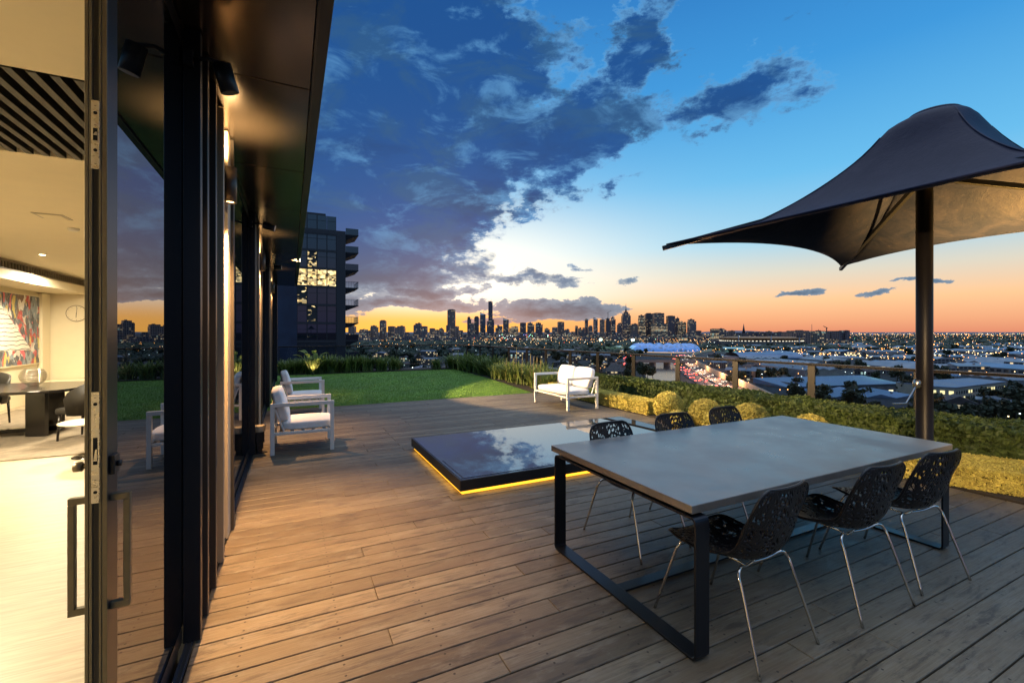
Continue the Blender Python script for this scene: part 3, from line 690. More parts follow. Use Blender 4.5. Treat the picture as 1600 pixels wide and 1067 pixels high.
def loop(x):
    w, th, y0, y1, z0, z1, r = .092, .012, -.672, .60, .003, .687, .03
    pts = []
    for (cy, cz, a0) in ((y1-r, z0+r, -90), (y1-r, z1-r, 0), (y0+r, z1-r, 90), (y0+r, z0+r, 180)):
        for k in range(5):
            a = R(a0+k*22.5); pts.append((cy, cz, math.cos(a), math.sin(a)))
    vs = []
    for (cy, cz, c_, s_) in pts:
        for xx, rr in ((x-w/2, r), (x+w/2, r), (x+w/2, r-th), (x-w/2, r-th)): vs.append((xx, cy+c_*rr, cz+s_*rr))
    n = len(pts)
    MB().add(vs, [(i*4+k, i*4+(k+1) % 4, ((i+1) % n)*4+(k+1) % 4, ((i+1) % n)*4+k) for i in range(n) for k in range(4)]).build('leg_loop', frame_m, tb, bevel=.0015)
frame_m = mat('black_steel_bar', (.018,.021,.028), .30, .55, bump=.03, bscale=150)
loop(-1.305); loop(1.18)
MB().box(-1.267, 1.142, -.06, .015, .004, .014).build('stretcher', frame_m, tb, bevel=.001)

# ------------------------------------------------------------------ perforated chairs
shell_m = mat('black_moulded_shell', (.007,.007,.010), .30, .0, .4, bump=.35, bscale=70)
def shell_points():
    prof = [(.250,.438),(.21,.452),(.12,.440),(.0,.425),(-.12,.428),(-.19,.452),(-.235,.505),(-.262,.58),(-.285,.68),(-.302,.77),(-.310,.832)]
    # Catmull resample by arc length
    P = [Vector((0, a, b)) for a, b in prof]; out = []
    for i in range(len(P)-1):
        p0, p1, p2, p3 = P[max(i-1,0)], P[i], P[i+1], P[min(i+2,len(P)-1)]
        for k in range(12):
            t_ = k/12; out.append(.5*((2*p1)+(p2-p0)*t_+(2*p0-5*p1+4*p2-p3)*t_**2+(3*p1-p0-3*p2+p3)*t_**3))
    out.append(P[-1]); L = [0]
    for a, b in zip(out, out[1:]): L.append(L[-1]+(b-a).length)
    return out, L
def make_shell():
    out, L = shell_points(); T = L[-1]
    def prof(s):
        s = max(0, min(T, s)); i = 0
        lo, hi = 0, len(L)-1
        while hi-lo > 1:
            m_ = (lo+hi)//2
            if L[m_] <= s: lo = m_
            else: hi = m_
        f = (s-L[lo])/max(1e-9, L[hi]-L[lo]); return out[lo].lerp(out[hi], f), (out[hi]-out[lo]).normalized()
    def halfw(s):
        q = s/T; w = .235 if q < .5 else .235-.02*(q-.5)*2
        w -= .022*math.exp(-((q-.52)/.10)**2)
        e = min(s, .10) if s < T/2 else min(T-s, .11); lim = .10 if s < T/2 else .11
        if e < lim: w -= .075*(1-math.sqrt(max(0, 1-(1-e/lim)**2)))
        return w
    def surf(s, w):      # w in -1..1
        c, tg = prof(s); nrm = Vector((0, -tg.z, tg.y)); 
        if nrm.z < 0 and s < T*.4: nrm = -nrm
        q = s/T
        nrm = Vector((0, -tg.z, tg.y)) if True else nrm
        up = Vector((0, tg.z, -tg.y))    # towards the sitter
        lift = .018+.05*math.exp(-((q-.5)/.2)**2)+.028*(q > .5)*min(1, (q-.5)*4)*(1-max(0, min(1, (q-.78)/.22))*.95)
        return c+up*lift*(abs(w)**2.4)+Vector((w*halfw(s), 0, 0))
    NS, NW = 176, 100; V = []; idx = {}
    th = .0
    for i in range(NS+1):
        for j in range(NW+1): V.append(surf(T*i/NS, -1+2*j/NW))
    F = []
    for i in range(NS):
        for j in range(NW):
            s = T*(i+.5)/NS; w = (-1+2*(j+.5)/NW)*.235
            edge = min(s, T-s, halfw(s)*(1-abs(-1+2*(j+.5)/NW)))
            hole = False
            if edge > .014:
                p_ = Vector((w*30, s*30+2.5*mnoise.noise(Vector((w*9, s*9, 3))), 1.7)); d_, _ = mnoise.voronoi(p_)
                # strands: cell borders plus veins that curl through the cells
                hole = (d_[1]-d_[0]) > .27 and abs(mnoise.noise(Vector((w*38, s*38, 9)))) > .09
            if not hole:
                a = i*(NW+1)+j; F.append((a, a+1, a+NW+2, a+NW+1))
    me = bpy.data.meshes.new('shell'); me.from_pydata([tuple(v) for v in V], [], F); me.update()
    import bmesh
    bm = bmesh.new(); bm.from_mesh(me); bmesh.ops.delete(bm, geom=[v for v in bm.verts if not v.link_faces], context='VERTS')
    for _ in range(2): bmesh.ops.smooth_vert(bm, verts=[v for v in bm.verts if v.is_boundary], factor=.5, use_axis_x=True, use_axis_y=True, use_axis_z=True)
    bm.to_mesh(me); bm.free(); me.polygons.foreach_set('use_smooth', [True]*len(me.polygons)); me.materials.append(shell_m)
    o = bpy.data.objects.new('shell', me); COL.objects.link(o)
    so_ = o.modifiers.new('thickness', 'SOLIDIFY'); so_.thickness = .007; so_.offset = 0
    rimp = [surf(T*i/60, -1) for i in range(61)]+[surf(T, -1+2*j/24) for j in range(1, 24)]+[surf(T*(60-i)/60, 1) for i in range(61)]+[surf(0, 1-2*j/24) for j in range(1, 25)]
    rim = MB().tube(rimp, .0075, 8, caps=False)
    return o, rim
shell_o, rim_mb = make_shell()
def make_chair():
    o = empty('outdoor_chair', (0,0,0)); shell_o.parent = o
    rim_mb.build('rim', shell_m, o)
    def rod(pts, n): MB().tube(smooth_path(pts), .0075, 10).build(n, chrome, o)
    for sy, yy, zt in ((-1, -.12, .415), (1, .12, .420)):
        for sx in (-1, 1):
            rod([(sx*.245, yy+sy*.19, .0), (sx*.212, yy+sy*.085, .33), (sx*.205, yy+sy*.06, .395), (sx*.17, yy+sy*.045, zt+.012), (sx*.09, yy+sy*.02, zt-.012), (0.002*sx, yy, zt-.02)], 'leg')
    MB().tube([(-.07,-.125,.398),(-.07,.125,.402)], .006, 8).tube([(.07,-.125,.398),(.07,.125,.402)], .006, 8).build('under_frame', chrome, o)
    return o
def smooth_path(pts, n=6):
    P = [Vector(p) for p in pts]; out = []
    for i in range(len(P)-1):
        p0, p1, p2, p3 = P[max(i-1,0)], P[i], P[i+1], P[min(i+2,len(P)-1)]
        for k in range(n):
            t_ = k/n; out.append(.5*((2*p1)+(p2-p0)*t_+(2*p0-5*p1+4*p2-p3)*t_**2+(3*p1-p0-3*p2+p3)*t_**3))
    out.append(P[-1]); return out
ch0 = make_chair()
CH = [(2.125, 1.64, 3, 'black perforated chair nearest the camera beside the near table corner'),
      (2.99, 1.61, -3, 'black perforated chair in the middle of the near side of the outdoor table'),
      (3.66, 1.60, -6, 'black perforated chair at the far right of the near side of the outdoor table'),
      (2.36, 2.66, 183, 'black perforated chair across the outdoor table in front of the glass-topped box'),
      (3.10, 2.72, 178, 'black perforated chair in the middle of the far side of the outdoor table'),
      (3.83, 2.76, 181, 'black perforated chair at the right end of the far side of the table')]
for i, (x, y, a, lab) in enumerate(CH):
    c = ch0 if i == 0 else copy_tree(ch0)
    c.location = (x, y, 0); c.rotation_euler = (0, 0, R(a)); tag(c, lab, 'chair', 'black perforated chairs round the outdoor table')

# ------------------------------------------------------------------ white lounge furniture
def cushion(mb_dims, name, parent, M=None):
    x0, x1, y0, y1, z0, z1 = mb_dims; n = 8; V = []; mb = MB()
    c = Vector(((x0+x1)/2, (y0+y1)/2, (z0+z1)/2)); h = Vector(((x1-x0)/2, (y1-y0)/2, (z1-z0)/2))
    import bmesh
    bm = bmesh.new(); bmesh.ops.create_cube(bm, size=2); bmesh.ops.subdivide_edges(bm, edges=bm.edges[:], cuts=7, use_grid_fill=True)
    for v in bm.verts:
        p = v.co.copy(); q = Vector((p.x, p.y, p.z)); e = 6
        nrm = (abs(p.x)**e+abs(p.y)**e+abs(p.z)**e)**(1/e); q = p/nrm
        a, b_, cc = abs(q.x), abs(q.y), abs(q.z); 
        q = Vector((q.x*h.x, q.y*h.y, q.z*h.z))
        mi = min(h); r2 = [(q[i]/h[i])**2 for i in range(3)]; k = [i for i in range(3) if h[i] == mi][0]
        o1, o2 = [i for i in range(3) if i != k]
        q[k] *= 1+.16*(1-r2[o1])*(1-r2[o2]); q += Vector((0,0,1))*.003*mnoise.noise(q*9)
        v.co = c+q
    if M: bm.transform(M)
    me = bpy.data.meshes.new(name); bm.to_mesh(me); bm.free(); me.materials.append(cushion_m)
    me.polygons.foreach_set('use_smooth', [True]*len(me.polygons))
    o = bpy.data.objects.new(name, me); COL.objects.link(o); o.parent = parent
    sb = o.modifiers.new('subsurf', 'SUBSURF'); sb.levels = 1; sb.render_levels = 1
    return o
def lounge(name, width, depth, nb):
    """front faces +x; width along y; origin at the rear left foot line centre"""
    o = empty(name); W_, D_ = width/2, depth; t_ = .048; H = .66
    for sy in (-1, 1):
        for x in (0, D_-t_):
            y = sy*(W_-t_/2)
            MB().box(x, x+t_, y-t_/2, y+t_/2, 0, H-t_-.0015).build('leg', white_m, o, bevel=.002)
        y = sy*(W_-t_/2)
        MB().box(-.001, D_+.001, y-t_/2-.001, y+t_/2+.001, H-t_, H).build('armrest', white_m, o, bevel=.003)
        MB().bar((.055, y, H-t_-.03), (.16, y, .295), .018, .018).build('brace', white_m, o)
    MB().box(t_, D_-t_, -W_+.004, -W_+t_-.004, .25, .285).box(t_, D_-t_, W_-t_+.004, W_-.004, .25, .285).box(.004, t_-.004, -W_+t_, W_-t_, .25, .285).box(D_-t_+.004, D_-.004, -W_+t_, W_-t_, .25, .285).build('seat_frame', white_m, o, bevel=.002)
    sl_ = MB()
    for k in range(5):
        x = .12+k*(D_-.24)/4; sl_.box(x-.02, x+.02, -W_+t_, W_-t_, .262, .274)
    sl_.build('slats', white_m, o)
    MB().box(.004, .03, -W_+t_, W_-t_, H-.06, H-.02).build('back_rail', white_m, o, bevel=.002)
    cushion((.10, D_+.01, -W_+.055, W_-.055, .287, .41), 'seat_cushion', o)
    wb = (width-.12)/nb
    M = Matrix.Translation((.13, 0, .40)) @ Matrix.Rotation(R(-15), 4, 'Y') @ Matrix.Translation((-.13, 0, -.40))
    for k in range(nb):
        y0 = -W_+.06+k*wb; cushion((.10, .235, y0+.004, y0+wb-.004, .40, .84), 'back_cushion', o, M)
    return o
ac = lounge('lounge_armchair', .74, .76, 1); ac.location = (-.235, 6.86, 0); ac.rotation_euler = (0, 0, R(-1)); tag(ac, 'nearer white lounge armchair on the deck close to the facade', 'armchair', 'white lounge armchairs by the facade')
ac2 = copy_tree(ac); ac2.location = (-.19, 9.72, 0); ac2.rotation_euler = (0, 0, R(1)); tag(ac2, 'farther white lounge armchair behind the first, next to the lawn', 'armchair')
sf = lounge('lounge_sofa', 1.38, .76, 2); sf.location = (5.72, 8.24, 0); sf.rotation_euler = (0, 0, R(180)); tag(sf, 'white two-seat sofa with cushions at the edge of the deck before the hedge', 'sofa')

# ------------------------------------------------------------------ parasol
um_m = bpy.data.materials.new('dark_canvas'); um_m.use_nodes = True; t = NT(um_m.node_tree); p = t.n['Principled BSDF']; tcn = t.new('ShaderNodeTexCoord')
n_ = t.noise(tcn.outputs['Object'], 2.6, 7, .7, 1.2); c = t.mix(t.rng(n_, .35, .7), (.007,.011,.034), (.016,.019,.045)); st_ = t.noise(t.vm('MULTIPLY', tcn.outputs['Object'], (2,2,9)), 3, 6, .7, 2)
c = t.mix(t.m('MULTIPLY', t.rng(st_, .60, .72), .3), c, (.07,.06,.055)); t.l.new(c, p.inputs['Base Color']); p.inputs['Roughness'].default_value = .55; p.inputs['Specular IOR Level'].default_value = .12
b = t.new('ShaderNodeBump'); b.inputs['Strength'].default_value = .25; b.inputs['Distance'].default_value = .02; t.l.new(t.noise(tcn.outputs['Object'], 7, 6, .65, 2.0), b.inputs['Height']); t.l.new(b.outputs[0], p.inputs['Normal'])
PU = Vector((6.21, 2.40, 0))
um = empty('parasol', PU, 0, 'large black tensile parasol on a thick pole beside the table', 'parasol')
MB().lathe([(.16,.0),(.16,.015),(.09,.02),(.075,.03),(.073,1.0),(.073,3.42)], 32).build('pole', mat('black_pole', (.008,.007,.008), .42, .0, .25), um)
corners = [Vector((-1.97,1.80,2.68)), Vector((2.0,1.86,2.68)), Vector((1.93,-1.9,2.68)), Vector((-2.0,-1.84,2.66))]
apex = Vector((.09,-.05,0))
def canopy():
    NR, NA = 30, 24; V = []; F = []
    for q in range(4):
        A, B = corners[q], corners[(q+1) % 4]
        for i in range(NR+1):
            r = i/NR
            for j in range(NA+1):
                t_ = j/NA; e = A.lerp(B, t_); k = 4*t_*(1-t_)
                ex = e.copy(); mid = (A+B)/2; inw = Vector((mid.x, mid.y, 0))
                ex.x -= mid.x*.20*k; ex.y -= mid.y*.20*k; ex.z += .10*k
                # top ring
                a0 = math.atan2(A.y, A.x); a1 = math.atan2(B.y, B.x)
                while a1-a0 > math.pi: a1 -= 2*math.pi
                while a1-a0 < -math.pi: a1 += 2*math.pi
                aa = a0+(a1-a0)*t_; tr = Vector((apex.x+.25*math.cos(aa), apex.y+.25*math.sin(aa), 3.93))
                P = Vector((tr.x+(ex.x-tr.x)*r, tr.y+(ex.y-tr.y)*r, 0))
                prof = (1-r)**2.05*.93+.07*(1-r)
                prof = min(1.0, prof+.10*math.exp(-(r/.11)**2)*(r > 0)*min(1, r*12))
                P.z = ex.z+(tr.z-ex.z)*prof
                P.z += .012*mnoise.noise(Vector((P.x*3, P.y*3, q)))*min(1, r*3)
                V.append(P)
        b0 = q*(NR+1)*(NA+1)
        for i in range(NR):
            for j in range(NA):
                a = b0+i*(NA+1)+j; F.append((a, a+1, a+NA+2, a+NA+1))
    # crown cap
    base = len(V); n = 32
    for (rr, z) in ((.25,3.93),(.21,3.965),(.12,3.985)):
        for k in range(n): V.append(Vector((apex.x+rr*math.cos(2*math.pi*k/n), apex.y+rr*math.sin(2*math.pi*k/n), z)))
    V.append(Vector((apex.x, apex.y, 3.987)))
    for rI in range(2):
        for k in range(n): F.append((base+rI*n+k, base+rI*n+(k+1) % n, base+(rI+1)*n+(k+1) % n, base+(rI+1)*n+k))
    for k in range(n): F.append((base+2*n+k, base+2*n+(k+1) % n, len(V)-1))
    mb = MB().add(V, F, True); o = mb.build('canopy', um_m, um)
    s_ = o.modifiers.new('thickness', 'SOLIDIFY'); s_.thickness = .006
canopy()
def edge_pt(A, B, t_):
    e = A.lerp(B, t_); k = 4*t_*(1-t_); mid = (A+B)/2
    return Vector((e.x-mid.x*.20*k, e.y-mid.y*.20*k, e.z+.10*k))
for q in range(4):
    A, B = corners[q], corners[(q+1) % 4]
    MB().tube([edge_pt(A, B, i/20) for i in range(21)], .012, 8).build('hem', um_m, um)
    rid = []
    for i in range(3, 30):
        r = i/30; tr = Vector((apex.x, apex.y, 0))+Vector((A.x, A.y, 0)).normalized()*.25
        pf = (1-r)**2.05*.93+.07*(1-r); pf = min(1.0, pf+.10*math.exp(-(r/.11)**2)*min(1, r*12))
        rid.append((tr.x+(A.x-tr.x)*r, tr.y+(A.y-tr.y)*r, A.z+(3.93-A.z)*pf+.004))
    MB().tube(rid, .006, 6).build('seam', um_m, um)
for c_ in corners:
    h = Vector((0, 0, 3.27)); d_ = (c_-h)
    MB().bar(h+d_.normalized()*.07-Vector((0,0,.0)), c_+Vector((0,0,-.035))+d_.normalized()*.05, .045, .055).build('arm', blackm, um, bevel=.004)
MB().lathe([(.095,3.17),(.10,3.19),(.10,3.34),(.095,3.36)], 24).build('hub', blackm, um)
for c_ in corners:
    a0 = Vector((apex.x, apex.y, 0))+(Vector((c_.x,c_.y,0)).normalized()*.19); 
MB().tube([(0,0,3.4),(apex.x*.5,apex.y*.5,3.7),(apex.x,apex.y,3.92)], .03, 12).build('mast', blackm, um)
pl_ = empty('crank', (-.09,.03,1.02)); pl_.parent = um; tag(pl_, None)
MB().lathe([(.02,-.0),(.034,.01),(.038,.05),(.03,.085),(.01,.095)], 20, c=(0,0,-.05)).build('gear_housing', steel, pl_)
MB().tube(smooth_path([(-.02,.0,-.03),(-.07,.02,-.12),(-.12,.04,-.20),(-.14,.045,-.215),(-.28,.10,-.215)]), .008, 8).build('handle', chrome, pl_)

ug = empty('garden_uplight', (7.15, 1.35, .47), 0, 'small garden uplight at the hedge shining up under the parasol', 'garden light')
MB().lathe([(.04,0),(.05,.07),(.045,.075)], 16).build('body', blackm, ug); MB().lathe([(.04,.071),(.0005,.072)], 16).build('lens', lamp_warm, ug)
spot((7.15, 1.35, .58), (7.7, 2.0, 3.2), 5200, 80, 1.0, col=(1,.48,.09))
# ------------------------------------------------------------------ hedges, topiary, strappy plants
def fence_x(y): return 8.35-.079*y
def leaf_box(n, corners_fn, size, seed):
    """leaves over the top and the long faces of a hedge; corners_fn(y) -> x0, x1, ztop"""
    pass
def hedge(name, path, height, size, count, lmat, cmat, lab, wob=.03, seed=1):
    """path: list of (y, x_front, x_back); leaves lie on front, top, back and ends of the box, over a dark core"""
    r_ = np.random.RandomState(seed); ys = np.array([p[0] for p in path]); o_ = np.argsort(ys)
    ys = ys[o_]; xf = np.array([p[1] for p in path])[o_]; xb = np.array([p[2] for p in path])[o_]
    y0, y1 = ys[0], ys[-1]
    o = empty(name, (float(xf[0]), float(y0), 0), 0, lab, 'hedge'); off = np.array([xf[0], y0, 0])
    def wobble(P, N):
        out = np.array([mnoise.noise(Vector((p[0]*2.3, p[1]*2.3, p[2]*3))) + .6*mnoise.noise(Vector((p[0]*8, p[1]*8, p[2]*8))) for p in P])
        return P+N*(out[:,None]*wob)
    wdt = float(np.mean(xb-xf)); Ln = y1-y0
    ar = [Ln*height, Ln*wdt, Ln*height*.35, wdt*height, wdt*height]; tot_ = sum(ar); Ps = []; Ns = []
    for k, a in enumerate(ar):
        n = int(count*a/tot_); Y = r_.uniform(y0, y1, n); XF = np.interp(Y, ys, xf); XB = np.interp(Y, ys, xb); Z = r_.uniform(0.02, height, n); tt = r_.random(n)
        if k == 0: P = np.stack([XF, Y, Z], 1); N = np.tile([-1,0,.25], (n,1))
        elif k == 1: P = np.stack([XF+(XB-XF)*tt, Y, np.full(n, height)], 1); N = np.tile([0,0,1.], (n,1))
        elif k == 2: P = np.stack([XB, Y, height-Z*.35], 1); N = np.tile([1.,0,0], (n,1))
        else:
            yy = y0 if k == 3 else y1; f, b_ = np.interp(yy, ys, xf), np.interp(yy, ys, xb)
            P = np.stack([f+(b_-f)*tt, np.full(n, yy), Z], 1); N = np.tile([0,-1. if k == 3 else 1.,0], (n,1))
        P = P-N*(r_.random((n,1))**2*.05); Ps.append(P); Ns.append(N.astype(float))
    P = np.concatenate(Ps); N = np.concatenate(Ns); P = wobble(P, N)
    V, F, T = leaf_quads(r_, P, N, size, .75)
    np_mesh('foliage', V-off, F, lmat, o, T)
    mb = MB(); e = .035
    for i in range(len(ys)-1):
        a0, a1 = ys[i]+(e if i == 0 else 0), ys[i+1]-(e if i == len(ys)-2 else 0)
        b = [(xf[i]+e, a0, 0), (xb[i]-e, a0, 0), (xb[i+1]-e, a1, 0), (xf[i+1]+e, a1, 0)]; tp = [(x, y, height-e) for x, y, _ in b]
        mb.hexa([tuple(np.array(q)-off) for q in b], [tuple(np.array(q)-off) for q in tp])
    mb.build('stems', cmat, o)
    return o
HP = [(y, 7.05 if y > 3 else 7.05-.1*(3-y)*.0, fence_x(y)-.16) for y in (-1.6, 1, 3, 6, 10.3)]
hedge('hedge', HP, .47, .042, 90000, hedge_leaf, core_green, 'long clipped dark green hedge running in front of the glass balustrade', .05, 3)
hedge('low_hedge', [(6.45,6.03,6.42),(10.1,6.03,6.42)], .27, .017, 60000, gold_leaf, core_gold, 'low clipped golden hedge beside the white sofa', .012, 4)
hedge('low_hedge', [(3.3,5.66,6.3),(2.55,5.86,6.55),(1.65,6.20,7.0),(.2,6.75,7.5)], .23, .018, 60000, gold_leaf, core_gold, 'low clipped golden hedge beyond the right end of the outdoor table', .02, 5)
BALL = [(6.12,6.02,.265,'largest golden topiary ball at the end of the low golden hedge'),(6.02,5.12,.262,'golden topiary ball in the middle of the back row'),
        (6.18,4.45,.27,'wide golden topiary ball on the right above the rightmost far chair'),(5.60,5.30,.17,'small golden topiary ball in front of the largest one'),
        (5.78,4.72,.20,'small golden topiary ball between the two far chairs'),(6.42,3.72,.235,'golden topiary ball just showing over the far edge of the table')]
for i, (x, y, r, lab) in enumerate(BALL):
    r_ = np.random.RandomState(20+i); n = int(9500*(r/.26)**2)
    o = empty('topiary_ball', (x, y, 0), 0, lab, 'shrub', 'golden topiary balls along the hedge')
    N = r_.normal(size=(n,3)); N /= np.linalg.norm(N, axis=1, keepdims=True); w_ = np.array([mnoise.noise(Vector(q*3)) for q in N])[:,None]
    rad = r*(1+.035*w_)-r_.random((n,1))**2*.045+.004*r_.normal(size=(n,1)); sc_ = np.array([1,1,.97]); P = N*rad*sc_+np.array([0,0,r*.93]); k = P[:,2] > .0
    V, F, T = leaf_quads(r_, P[k], N[k], .020, .75); np_mesh('foliage', V, F, gold_leaf, o, T)
    MB().lathe([(.0005 if a in (0,) else (r-.03)*math.sin(R(a)), r*.93-(r-.03)*math.cos(R(a))) for a in range(0, 181, 12)], 24).build('stems', core_gold, o)
def strap_clump(seed, n, L, spread, lmat, w=.019):
    r_ = np.random.RandomState(seed); V = []; F = []; T = []
    for i in range(n):
        a = r_.uniform(0, 6.28); bx, by = r_.normal(0, .09*spread, 2); l_ = L*r_.uniform(.6, 1.1); lean = r_.uniform(.15, .8)*spread; tw = r_.uniform(-.3,.3); t_ = r_.random(); b0 = len(V)
        for k in range(7):
            s = k/6; out = lean*l_*(s**1.6); z = l_*(s-.42*lean*s**2.4); ww = w*(1-.9*s**2)*(.7+.6*min(1, s*3)); ca, sa = math.cos(a+tw*s), math.sin(a+tw*s)
            cx, cy = bx+out*ca, by+out*sa
            V += [(cx-sa*ww, cy+ca*ww, z), (cx+sa*ww, cy-ca*ww, z)]; T += [t_, t_]
        for k in range(6): F.append((b0+2*k, b0+2*k+1, b0+2*k+3, b0+2*k+2))
    return np.array(V), np.array(F), np.array(T)
protos = []
for i in range(3):
    V, F, T = strap_clump(40+i, 130, .66, 1.0, strap_leaf); protos.append((V, F, T))
pm_ = [None]*3
def plant(i, x, y, s, rz, lab, grp, name='strappy_plant'):
    k = i % 3
    if pm_[k] is None:
        o = np_mesh(name, *protos[k][:2], strap_leaf, attr=protos[k][2]); pm_[k] = o
    else:
        o = pm_[k].copy(); COL.objects.link(o)
    o.name = name
    o.location = (x, y, .01); o.scale = (s*1.1, s*1.1, s); o.rotation_euler = (0, 0, rz); tag(o, lab, 'plant', grp)
    return o
q = 0
for i in range(24):
    y = 10.35+i*.335; x = 6.25+(y-10.3)*.055+rnd.uniform(-.12,.12)
    plant(q, x, y, rnd.uniform(.85,1.15)*(1.0 if y < 15 else 1.15), rnd.uniform(0,6), 'arching strap-leaved plant in the bed along the right side of the lawn', 'strap-leaved plants right of the lawn'); q += 1
for i in range(9):
    y = 11+i*.8; plant(q, 6.85+rnd.uniform(-.1,.1), y, rnd.uniform(.9,1.15), rnd.uniform(0,6), 'arching strap-leaved plant in the bed along the right side of the lawn', 'strap-leaved plants right of the lawn'); q += 1
for i in range(17):
    x = -.2+i*.25+rnd.uniform(-.05,.05)
    if (3.5 < x) or i in (8, 13): continue
    plant(q, x, 18.85+rnd.uniform(-.15,.15), rnd.uniform(.95,1.3), rnd.uniform(0,6), 'dark strap-leaved plant in the planter behind the back edge of the lawn', 'strap-leaved plants behind the lawn'); q += 1
for (x, y, s) in ((3.9,19.0,1.0),(5.6,18.7,.85),(6.3,18.75,1.1),(6.6,18.4,1.2)):
    plant(q, x, y, s, rnd.uniform(0,6), 'dark strap-leaved plant in the planter behind the back edge of the lawn', 'strap-leaved plants behind the lawn'); q += 1
# tall seed stalks over the right bed
for i, (u, v, d_) in enumerate(((806,543,13.6),(815,553,13.2),(828,552,12.6),(833,556,12.4),(838,557,12.2),(844,560,12.0),(802,556,13.9),(790,560,14.2))):
    p_ = at(u, d_, 0); top = EYE-(v-520)*d_/F_PX
    o = MB().tube([(0,0,0),(.01,.0,top*.6),(.03,.01,top*.85),(.035,.01,top)], [.007,.006,.012,.003], 6).build('seed_stalk', mat('dry_stalk', (.20,.16,.07), .8), loc=(p_.x, p_.y, .01)); tag(o, 'thin tall dry seed stalk rising above the strap-leaved plants', 'seed stalk', 'seed stalks above the plants')
# bird of paradise, lit from below, in the back planter
bo = empty('broadleaf_plant', (.72, 18.35, .02), 0, 'broad-leaved plant lit from below at the back left of the lawn', 'plant')
V = []; F = []; T = []; sm_ = MB()
r2_ = random.Random(5)
for i in range(11):
    a = i*2.4; lean = r2_.uniform(.12,.5); h = r2_.uniform(.55, 1.05); ex, ey = math.cos(a)*lean, math.sin(a)*lean*.6
    sm_.tube([(0.04*math.cos(a),.04*math.sin(a),0),(ex*.5,ey*.5,h*.55),(ex*.8,ey*.8,h*.75)], [.016,.012,.008], 6)
    b0 = len(V); Lb = .36; d_ = Vector((ex*1.6, ey*1.6, .55)).normalized(); sd2 = Vector((-math.sin(a), math.cos(a), 0)); st0 = Vector((ex*.8, ey*.8, h*.75))
    for k in range(8):
        s = k/7; w = .085*math.sin(math.pi*min(1, s*.92+.08)); c_ = st0+d_*Lb*s-Vector((0,0,.16*s*s))
        V += [tuple(c_+sd2*w+Vector((0,0,.02))), tuple(c_), tuple(c_-sd2*w+Vector((0,0,.02)))]; T += [.9,.6,.95]
    for k in range(7):
        F += [(b0+3*k, b0+3*k+1, b0+3*k+4, b0+3*k+3), (b0+3*k+1, b0+3*k+2, b0+3*k+5, b0+3*k+4)]
np_mesh('leaves', np.array(V), np.array(F), leaf_material('broad_leaf', (.06,.11,.02), (.2,.26,.06), .35), bo, np.array(T))
sm_.build('stems', mat('green_stem', (.18,.2,.06), .6), bo)
gl_ = empty('garden_uplight', (.72, 18.12, .03), 0, 'small ground uplight at the foot of the lit broad-leaved plant', 'garden light')
MB().lathe([(.04,0),(.045,.05),(.04,.055)], 16).build('body', blackm, gl_); MB().lathe([(.036,.052),(.0005,.053)], 16).build('lens', lamp_warm, gl_)
spot((.72, 18.10, .12), (.72, 18.6, 1.2), 20, 90, .5, col=(1,.72,.35))

# ------------------------------------------------------------------ glass balustrade
rail_m = mat('rail_dark_metal', (.014,.012,.011), .22, .3); post_m = mat('post_bronze', (.009,.007,.005), .4, .1)
bal = empty('balustrade', (6.84, 19.42, 0), 0, 'glass balustrade with a dark metal handrail round the terrace edge', 'balustrade'); bo_ = Vector((6.84, 19.42, 0))
def bb(mb, name, m, parent=None, **k):
    mb.v = [tuple(Vector(p)-bo_) for p in mb.v]; return mb.build(name, m, parent or bal, **k)
ZR = 1.05
A = Vector((fence_x(19.42), 19.42, 0)); Bp = Vector((fence_x(-1.6), -1.6, 0)); dv = (Bp-A).normalized(); nv = Vector((-dv.y, dv.x, 0))
bb(MB().bar(A+Vector((0,0,ZR-.02)), Bp+Vector((0,0,ZR-.02)), .06, .04), 'handrail', rail_m, bevel=.004)
L_ = Vector((-.45, 19.42, 0))
bb(MB().bar(L_+Vector((0,0,ZR-.02)), A+Vector((-.03,0,ZR-.02)), .06, .04), 'handrail', rail_m, bevel=.004)
# posts: spacing read along the right run
post_d = []
for u in (730, 750, 770, 795, 823, 853, 891, 934, 990, 1059, 1149, 1268, 1436):
    k = (u-800)/F_PX; tx, ty = SY+k*CY, CY-k*SY       # ray against the fence line
    d_ = 8.35/(tx+.079*ty); post_d.append(at(u, d_, 0))
last = post_d[-1]; step = (post_d[-1]-post_d[-2]).length
post_d.append(last+dv*step); 
for p_ in post_d:
    M = Matrix.Translation(p_) @ Matrix.Rotation(math.atan2(dv.y, dv.x), 4, 'Z')
    bb(MB().box(-.058, .058, -.012, .012, 0, ZR-.0405, M), 'post', post_m, bevel=.002)
allp = [A+dv*.05]+post_d+[Bp]
for a, b_ in zip(allp, allp[1:]):
    L2 = (b_-a).length; M = Matrix.Translation(a) @ Matrix.Rotation(math.atan2(dv.y, dv.x), 4, 'Z')
    if L2 > .15: bb(MB().box(.062, L2-.062, -.005, .005, .08, ZR-.043, M), 'pane', fence_glass)
xs = [-.40] + [atz_x for atz_x in (1.62, 4.02, 6.55)] + [6.80]
for x in (-.42, 1.62, 4.05, 6.55):
    bb(MB().box(x-.012, x+.012, 19.40, 19.44, 0, ZR-.0405), 'post', post_m if x < 6 else stile_m)
for a, b_ in ((-.42,1.62),(1.62,4.05),(4.05,6.55)): bb(MB().box(a+.015, b_-.015, 19.415, 19.425, .10, ZR-.043), 'pane', fence_glass)
bb(MB().box(-.42, 6.7, 19.39, 19.45, .20, .225), 'lower_rail', rail_m)
tag(MB().box(-.6, 8.7, 19.46, 19.7, -.45, .02).build('terrace_kerb', mat('dark_concrete', (.06,.055,.05), .8)), kind='structure')
